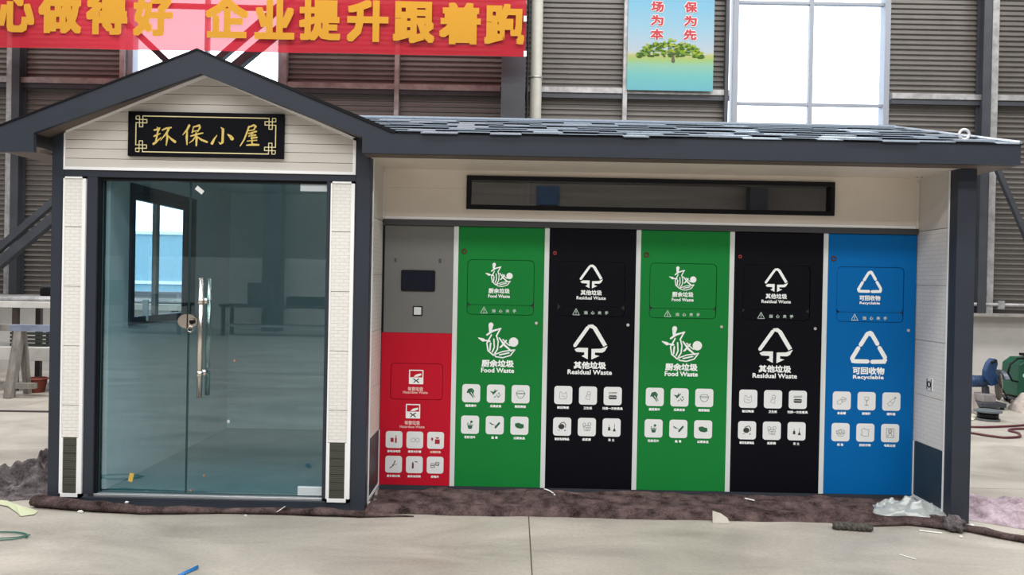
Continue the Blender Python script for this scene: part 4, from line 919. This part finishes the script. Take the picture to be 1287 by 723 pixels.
tag(b.build('cloth_knot', felt_g, smooth=True), 'brown knotted bunch of felt at the foot of the right post', 'cloth')
# clear plastic bag
bagm = glass_mat('clear_film', (0.88, 0.93, 0.93), 0.07, (1, 1, 1), 0.30, (0.70, 0.76, 0.75, 0.48))
x, y = ground(1146, 652); crumple('plastic_bag', x, y+0.06, 0.23, 0.15, 0.10, bagm, 'crumpled clear plastic bag lying against the right side wall', 'bag', 31, 60, 4.2, -0.2, base=0.034)
# twisted dark rag
x, y = ground(1069, 666)
ra = thing('twisted_rag', 'twisted dark grey rag lying on the concrete before the blue cabinet', 'rag', (x, y, 0))
for k in range(3):
    pth = [(x-0.11+0.22*i/24, y-0.0+0.016*math.cos(i*0.62+k*2.1)-0.03*(i/24), 0.026+0.013*math.sin(i*0.62+k*2.1)) for i in range(25)]
    MB().tube(pth, [0.012+0.006*abs(math.sin(i*0.5+k)) for i in range(25)], 8).build('strand', mat('rag_grey', (0.075, 0.07, 0.06), 0.95, var=0.5, vscale=60), ra, smooth=True)
MB().ball((x+0.10, y-0.035, 0.024), 0.035, 0.022, 0.022, 14, 8, 0.4, 2).build('rag_end', MATS['rag_grey'], ra, smooth=True)
# sheet of pale green paper, left
def paper(name, pxs, m, label, cat, lift=0.004, th=0.0015):
    P = [ground(*p) for p in pxs]; mb = MB(); cx = sum(p[0] for p in P)/len(P); cy = sum(p[1] for p in P)/len(P); n = len(P)
    vs = [(cx, cy, lift*2.2)]+[(p[0], p[1], 0.002+lift*abs(nz(p[0]*9, p[1]*9, 1, i))) for i, p in enumerate(P)]
    mb.add(vs, [(0, i+1, (i+1) % n+1) for i in range(n)])
    return tag(mb.build(name, m, solid=th), label, cat)
paper('foam_sheet', [(-6, 627), (8, 630), (16, 634), (30, 638), (48, 643), (43, 648), (26, 650), (21, 645), (10, 638), (-6, 634)], mat('pale_green_foam', (0.50, 0.54, 0.36), 0.7), 'pale green torn foam sheet on the floor at the left edge', 'sheet', 0.012)
wh = mat('white_offcut', (0.78, 0.77, 0.74), 0.6)
def stick(name, a, b, w, label, lift=0.004, h=0.004, m=wh, bend=0.0, cat='offcut'):
    p, q = Vector((*ground(*a), lift)), Vector((*ground(*b), lift)); n_ = 6; d = (q-p); nr = Vector((-d.y, d.x, 0)).normalized()
    path = [p+d*(i/n_)+nr*bend*math.sin(math.pi*i/n_) for i in range(n_+1)]
    return tag(MB().tube(path, w/2, 6, flat=0.6).build(name, m), label, cat)
stick('offcut_strip', (1155, 668), (1184, 671.5), 0.014, 'thin white strip on the floor beside the knotted felt', 0.006)
stick('offcut_strip', (1131, 698), (1151, 704), 0.010, 'white sliver alone on open concrete, lower right')
stick('offcut_strip', (680, 621), (697, 630), 0.014, 'curved white strip on the felt before the left black cabinet', 0.045, bend=0.02)
stick('offcut_strip', (578, 614.5), (612, 615.5), 0.020, 'straight white strip at the foot of the left green cabinet', 0.04)
stick('offcut_strip', (935, 634), (948, 637), 0.016, 'short pale strip on the felt before the right black cabinet', 0.045)
stick('offcut_strip', (348, 654), (358, 647), 0.006, 'hair-thin white strip crossing the felt roll by the glass room', 0.055)
stick('metal_profile', (471, 636), (474, 618), 0.028, 'short aluminium profile leaning in the corner beside the red door', 0.03, m=alu)
for i, (px, py, s, lb) in enumerate(((463, 636, 0.030, 'white crumpled scrap beside the aluminium profile'), (101, 645, 0.018, 'white scrap before the left pillar of the glass room'), (159, 642, 0.013, 'tiny white chip on the felt roll under the glass door'), (309, 649, 0.010, 'tiny white chip below the glass door handle side'), (1221, 664, 0.026, 'white crumpled scrap right of the right corner post'), (1208, 676, 0.012, 'white chip in front of the knotted felt'))):
    X, Y = ground(px, py); tag(MB().ball((X, Y, s*0.5+(0.05 if px in (159,) else 0)), s, s*0.7, s*0.5, 10, 6, 0.5, i).build('paper_scrap', wh), lb, 'scrap')
X, Y = ground(906, 658); st = MB().add([(X-0.055, Y, 0.002), (X+0.062, Y-0.01, 0.002), (X+0.045, Y+0.01, 0.035), (X+0.005, Y+0.03, 0.060), (X-0.05, Y+0.03, 0.075), (X-0.03, Y+0.05, 0.002), (X+0.05, Y+0.05, 0.002)], [(0, 1, 2), (0, 2, 3), (0, 3, 4), (0, 4, 5), (4, 3, 6, 5), (3, 2, 6), (2, 1, 6), (0, 5, 6, 1)])
tag(st.build('cardboard_scrap', mat('grey_card', (0.50, 0.47, 0.42), 0.8)), 'folded grey-beige card scrap before the right black cabinet', 'scrap')
# wires
gw = MB(); c = Vector((*ground(2, 675), 0.004)); pa = []
for i in range(60):
    a = i/60*4*math.pi; r = 0.15 if i < 30 else 0.17; pa.append((c.x+r*math.cos(a), c.y+0.08*math.sin(a)+(0.03 if i >= 30 else 0)*math.cos(a*0.5), 0.004+0.008*(i/60)))
gw.tube(pa, 0.0035, 6); tag(gw.build('wire_loop', mat('green_wire', (0.02, 0.12, 0.09), 0.5), smooth=True), 'thin green wire looped on the floor, lower left', 'wire')
bwm = mat('blue_wire', (0.02, 0.18, 0.50), 0.4)
bw_ = MB()
for k in range(3):
    a = Vector((*ground(224, 724+k), 0.004)); b = Vector((*ground(249, 713+k*1.6), 0.008)); bw_.tube([a, a.lerp(b, 0.5)+Vector((0, 0.003*k, 0)), b], 0.004, 6)
tag(bw_.build('wire_offcut', bwm, smooth=True), 'short blue wire offcut at the bottom edge of the floor', 'wire')

# =================================================================== CLUTTER, LEFT BACKGROUND
rk = thing('storage_rack', 'low steel rack with two pale shelves against the wall, far left', 'rack', (-6.9, 5.2, 0))
shelf_m = mat('pale_shelf', (0.56, 0.55, 0.53), 0.6, var=0.12, vscale=6); leg_m = mat('brown_steel', (0.045, 0.032, 0.030), 0.6)
for z0, z1 in ((1.13, 1.215), (0.42, 0.60)): box('shelf', shelf_m, (-9.2, -4.3, 4.95, 5.6, z0, z1), rk, 0.006)
for x in (-8.9, -6.755, -4.6):
    for y in (5.02, 5.52): box('leg', leg_m, (x-0.035, x+0.035, y-0.03, y+0.03, 0, 1.13 if y > 5 else 1.13), rk)
for i, (z, y, m) in enumerate(((1.245, 5.05, galv), (1.24, 5.12, alu), (1.26, 5.2, galv), (1.245, 5.3, rusty))):
    o = MB().tube([(-8.9+0.3*i, y, z), (-4.5, y+0.06, z+0.0)], 0.026, 8).build('steel_tube', m, smooth=True)
    tag(o, ('silvery steel tube nearest the edge of the rack top', 'bright aluminium tube, second from the edge of the rack top', 'grey steel tube, third on the rack top', 'rust-stained tube at the back of the rack top')[i], 'tube', 'tubes lying on the rack')
bk = thing('tool_case', 'dark tool case lying on the tubes of the rack', 'case', (-6.35, 5.35, 1.27)); box('case_body', black, (-6.62, -6.1, 5.3, 5.55, 1.28, 1.40), bk, 0.02); box('case_lid', dark_steel, (-6.60, -6.12, 5.3, 5.55, 1.40, 1.44), bk, 0.01)
bs = thing('wire_crate', 'dark slatted crate on the lower shelf of the rack', 'crate', (-6.72, 5.2, 0.6))
for k in range(4): box('slat', mat('crate_dark', (0.03, 0.04, 0.035), 0.7), (-6.86, -6.36, 5.06, 5.09, 0.605+k*0.052, 0.640+k*0.052), bs)
for x in (-6.86, -6.39): box('crate_end', MATS['crate_dark'], (x, x+0.03, 5.095, 5.35, 0.605, 0.80), bs)
tr_ = thing('trestle', 'grey wooden trestle with blue-grey top standing before the rack', 'trestle', (-6.4, 4.55, 0))
tw = mat('weathered_wood', (0.20, 0.185, 0.17), 0.85, var=0.35, vscale=14, stretch=(1, 1, 0.3))
box('top_beam', mat('blue_grey_beam', (0.20, 0.24, 0.33), 0.7, var=0.2), (-6.50, -5.2, 4.5, 4.62, 0.85, 0.93), tr_); box('top_beam', tw, (-6.75, -6.5, 4.5, 4.62, 0.85, 0.93), tr_)
for x in (-6.42, -5.35):
    MB().tube([(x, 4.40, 0.0), (x+0.03, 4.55, 0.85)], 0.068, sq=True).build('leg', tw, tr_)
    MB().tube([(x-0.02, 4.80, 0.0), (x+0.03, 4.60, 0.85)], 0.050, sq=True).build('leg', tw, tr_)
    box('foot_rail', tw, (x-0.10, x+0.30, 4.42, 4.50, 0.12, 0.19), tr_)
pl = thing('red_planter', 'red-brown pot on the floor under the rack', 'pot', (-6.45, 5.0, 0))
MB().tube([(-6.42, 4.95, 0.0), (-6.42, 4.95, 0.16), (-6.42, 4.95, 0.18)], [0.10, 0.13, 0.14], 16).build('pot_body', mat('red_brown', (0.16, 0.03, 0.02), 0.7), pl); MB().torus((-6.42, 4.95, 0.18), 0.135, 0.012, 'Z').build('pot_rim', MATS['red_brown'], pl)
cn = thing('yellow_can', 'dull yellow can on the floor next to the left post', 'can', (-6.12, 4.9, 0)); MB().cyl((-6.10, 4.9, 0), (-6.10, 4.9, 0.26), 0.095, 18).build('can_body', mat('dull_yellow', (0.42, 0.32, 0.14), 0.6), cn, smooth=False); MB().torus((-6.10, 4.9, 0.26), 0.092, 0.007, 'Z').build('can_rim', alu, cn)
cn = thing('red_can', 'small red can beside the dull yellow can', 'can', (-6.22, 5.25, 0)); MB().cyl((-6.22, 5.25, 0), (-6.22, 5.25, 0.20), 0.06, 16).build('can_body', mat('can_red', (0.25, 0.02, 0.015), 0.6), cn); MB().torus((-6.22, 5.25, 0.2), 0.058, 0.006, 'Z').build('can_rim', alu, cn)
tag(MB().tube([(-9, 3.55, 0.012), (-6, 3.45, 0.012), (-4, 3.5, 0.012), (-3.5, 3.9, 0.012)], 0.010, 6).build('hose', mat('dark_hose', (0.05, 0.04, 0.04), 0.6), smooth=True), 'thin dark hose lying across the floor left of the kiosk', 'hose')

# =================================================================== CLUTTER, RIGHT BACKGROUND
bl = mat('machine_blue', (0.008, 0.036, 0.115), 0.4, var=0.2)
sx_, sy_ = 6.55, 5.25
sa_ = thing('cutoff_saw', 'blue metal cut-off saw standing on the floor right of the kiosk', 'saw', (sx_, sy_, 0))
box('base_plate', dark_steel, (sx_-0.20, sx_+0.14, sy_-0.2, sy_+0.2, 0.03, 0.09), sa_, 0.005)
for x in (-0.18, 0.10):
    for y in (-0.17, 0.17): MB().cyl((sx_+x, sy_+y, 0), (sx_+x, sy_+y, 0.03), 0.025, 10).build('foot', black, sa_)
box('vise', rusty, (sx_-0.14, sx_+0.05, sy_-0.12, sy_+0.1, 0.09, 0.20), sa_, 0.01)
MB().prism([(sx_-0.06, 0.09), (sx_+0.02, 0.09), (sx_+0.0, 0.30), (sx_-0.06, 0.30)], sy_-0.04, sy_+0.04).build('pivot_arm', dark_steel, sa_, bevel=0.006)
MB().tube([(sx_-0.24, sy_+0.02, 0.36), (sx_-0.21, sy_+0.02, 0.36), (sx_-0.02, sy_+0.02, 0.36)], [0.055, 0.078, 0.078], 16).build('motor', bl, sa_, smooth=False)
for k in range(4): MB().torus((sx_-0.19+k*0.042, sy_+0.02, 0.36), 0.079, 0.005, 'X').build('cooling_rib', dark_steel, sa_)
MB().prism([(sx_-0.10, 0.40), (sx_-0.10, 0.52), (sx_-0.06, 0.63), (sx_-0.01, 0.69), (sx_+0.045, 0.68), (sx_+0.06, 0.62), (sx_+0.03, 0.50), (sx_+0.08, 0.44), (sx_+0.06, 0.34), (sx_-0.02, 0.31)], sy_-0.13, sy_-0.02).build('saw_head', bl, sa_, bevel=0.014)
MB().cyl((sx_-0.045, sy_-0.135, 0.635), (sx_+0.03, sy_-0.135, 0.665), 0.018, 10).build('grip', black, sa_, smooth=True)
MB().cyl((sx_+0.120, sy_-0.04, 0.31), (sx_+0.131, sy_-0.044, 0.31), 0.20, 28).build('blade', mat('abrasive_disc', (0.14, 0.115, 0.095), 0.8), sa_)
gd = MB(); arc = [R(10+140*k/12) for k in range(13)]
gd.slab([(sx_+0.095, sy_-0.04+0.225*math.cos(a), 0.31+0.225*math.sin(a)) for a in arc], (0.055, -0.01, 0)); gd.build('blade_guard', mat('guard_grey', (0.10, 0.12, 0.15), 0.4, 0.3), sa_)
MB().tube([(sx_+0.01, sy_-0.16, 0.44), (sx_+0.08, sy_-0.22, 0.26), (sx_+0.16, sy_-0.24, 0.10)], 0.010, 6).build('power_lead', black, sa_, smooth=True)
# welder / compressor
gx_, gy_ = 7.16, 5.55
gm = mat('machine_green', (0.008, 0.075, 0.043), 0.38, var=0.08)
wl = thing('welding_machine', 'green box-shaped welding machine with black handle at the right edge', 'machine', (gx_+0.3, gy_+0.2, 0))
box('trolley', dark_steel, (gx_, gx_+0.75, gy_, gy_+0.4, 0.06, 0.10), wl)
MB().prism([(gx_, 0.12), (gx_+0.75, 0.10), (gx_+0.75, 0.68), (gx_+0.14, 0.66), (gx_+0.03, 0.58)], gy_, gy_+0.4).build('housing', gm, wl, bevel=0.02)
for x in (gx_+0.1, gx_+0.65):
    for y in (gy_+0.04, gy_+0.36): MB().cyl((x, y-0.02, 0.05), (x, y+0.02, 0.05), 0.05, 14).build('wheel', black, wl)
box('top_plate', black, (gx_+0.22, gx_+0.72, gy_+0.08, gy_+0.32, 0.68, 0.72), wl, 0.01)
k = Ink(gx_+0.10, 0.42, 0.030, gy_-0.002); k.dot((0, 0), 1.0, 16); k.poly([(1.7, -0.4), (6, -0.4), (6, 0.1), (1.7, 0.1)]); k.poly([(1.7, 0.3), (4.5, 0.3), (4.5, 0.6), (1.7, 0.6)]); k.mb.build('badge_print', mat('badge_pale', (0.40, 0.62, 0.52), 0.5), wl)
MB().tube([(gx_+0.16, gy_+0.05, 0.66), (gx_-0.02, gy_-0.02, 0.66), (gx_-0.14, gy_-0.05, 0.58), (gx_-0.17, gy_-0.05, 0.46), (gx_-0.10, gy_-0.03, 0.35), (gx_+0.0, gy_, 0.33)], 0.014, 8).build('carry_handle', black, wl, smooth=True)
canvas = mat('canvas_grey', (0.40, 0.35, 0.32), 0.9, var=0.35, vscale=7)
crumple('tarpaulin', 7.18, 4.95, 0.42, 0.28, 0.36, canvas, 'grey-beige tarpaulin heap between the saw and the green machine', 'tarpaulin', 44, 70, 3.6, -0.15)
X, Y = ground(1251, 531)
crumple('tarpaulin', X-0.02, Y+0.50, 0.12, 0.10, 0.36, canvas, 'pale peaked cloth behind the black cable reel', 'tarpaulin', 51, 40, 2.5, 0.2)
rl = thing('cable_reel', 'black flat cable reel lying on the floor below the tarpaulin', 'reel', (X, Y+0.15, 0))
for z in (0.015, 0.115): MB().cyl((X, Y+0.15, z-0.01), (X, Y+0.15, z+0.01), 0.155 if z > 0.1 else 0.135, 28).build('flange', mat('reel_grey', (0.12, 0.14, 0.15), 0.4), rl, smooth=False)
MB().tube([(X, Y+0.15, 0.025), (X, Y+0.15, 0.105)], 0.118, 24).build('wound_cable', black, rl, smooth=True)
for i, (pa, lb) in enumerate(((((1214, 538), (1240, 538.5), (1275, 537), (1300, 535)), 'dark red hose running straight across the floor behind the right post'), (((1216, 545), (1240, 549), (1262, 552), (1283, 551), (1281, 546), (1266, 542.5), (1275, 540.5), (1300, 540.5)), 'dark red hose bending in a loop on the right floor'))):
    P = [Vector((*ground(*p), 0.014)) for p in pa]; Q = []
    for j in range(len(P)-1):
        for s_ in range(6): Q.append(P[j].lerp(P[j+1], s_/6))
    Q.append(P[-1])
    for _ in range(3): Q = [Q[0]]+[(Q[j-1]+Q[j]*2+Q[j+1])/4 for j in range(1, len(Q)-1)]+[Q[-1]]
    tag(MB().tube(Q, 0.013, 6).build('hose', mat('dark_red_hose', (0.10, 0.02, 0.03), 0.5), smooth=True), lb, 'hose')
paper('paper_sheet', [(1208, 514), (1218, 515), (1230, 526), (1222, 529), (1210, 523)], mat('cream_paper', (0.70, 0.68, 0.52), 0.7), 'cream paper sheet on the floor left of the cable reel', 'sheet', 0.03)

# =================================================================== BENCHES OPPOSITE, SEEN ONLY IN THE DOOR GLASS
for bx, nm in ((-10.6, 'long dark workbench opposite the kiosk, left one mirrored in the door glass'), (-6.4, 'long dark workbench opposite the kiosk, right one mirrored in the door glass')):
    wb_ = thing('workbench', nm, 'bench', (bx, -15.5, 0), 'workbenches on the opposite side of the hall')
    box('bench_top', dark_steel, (bx-1.6, bx+1.6, -15.9, -15.1, 0.78, 0.86), wb_)
    for dx in (-1.5, 1.5):
        for y in (-15.82, -15.18): box('leg', dark_steel, (bx+dx-0.04, bx+dx+0.04, y-0.04, y+0.04, 0, 0.78), wb_)
    box('bench_shelf', galv, (bx-1.5, bx+1.5, -15.8, -15.2, 0.25, 0.30), wb_)
    box('press_body', MATS['machine_green'] if bx < -8 else dark_steel, (bx-0.9, bx-0.3, -15.8, -15.3, 0.86, 1.45), wb_, 0.02)
    box('stock_box', black, (bx+0.2, bx+1.2, -15.7, -15.2, 0.86, 1.10), wb_, 0.02)
print('shingles', nsh, 'objects', len(bpy.data.objects))
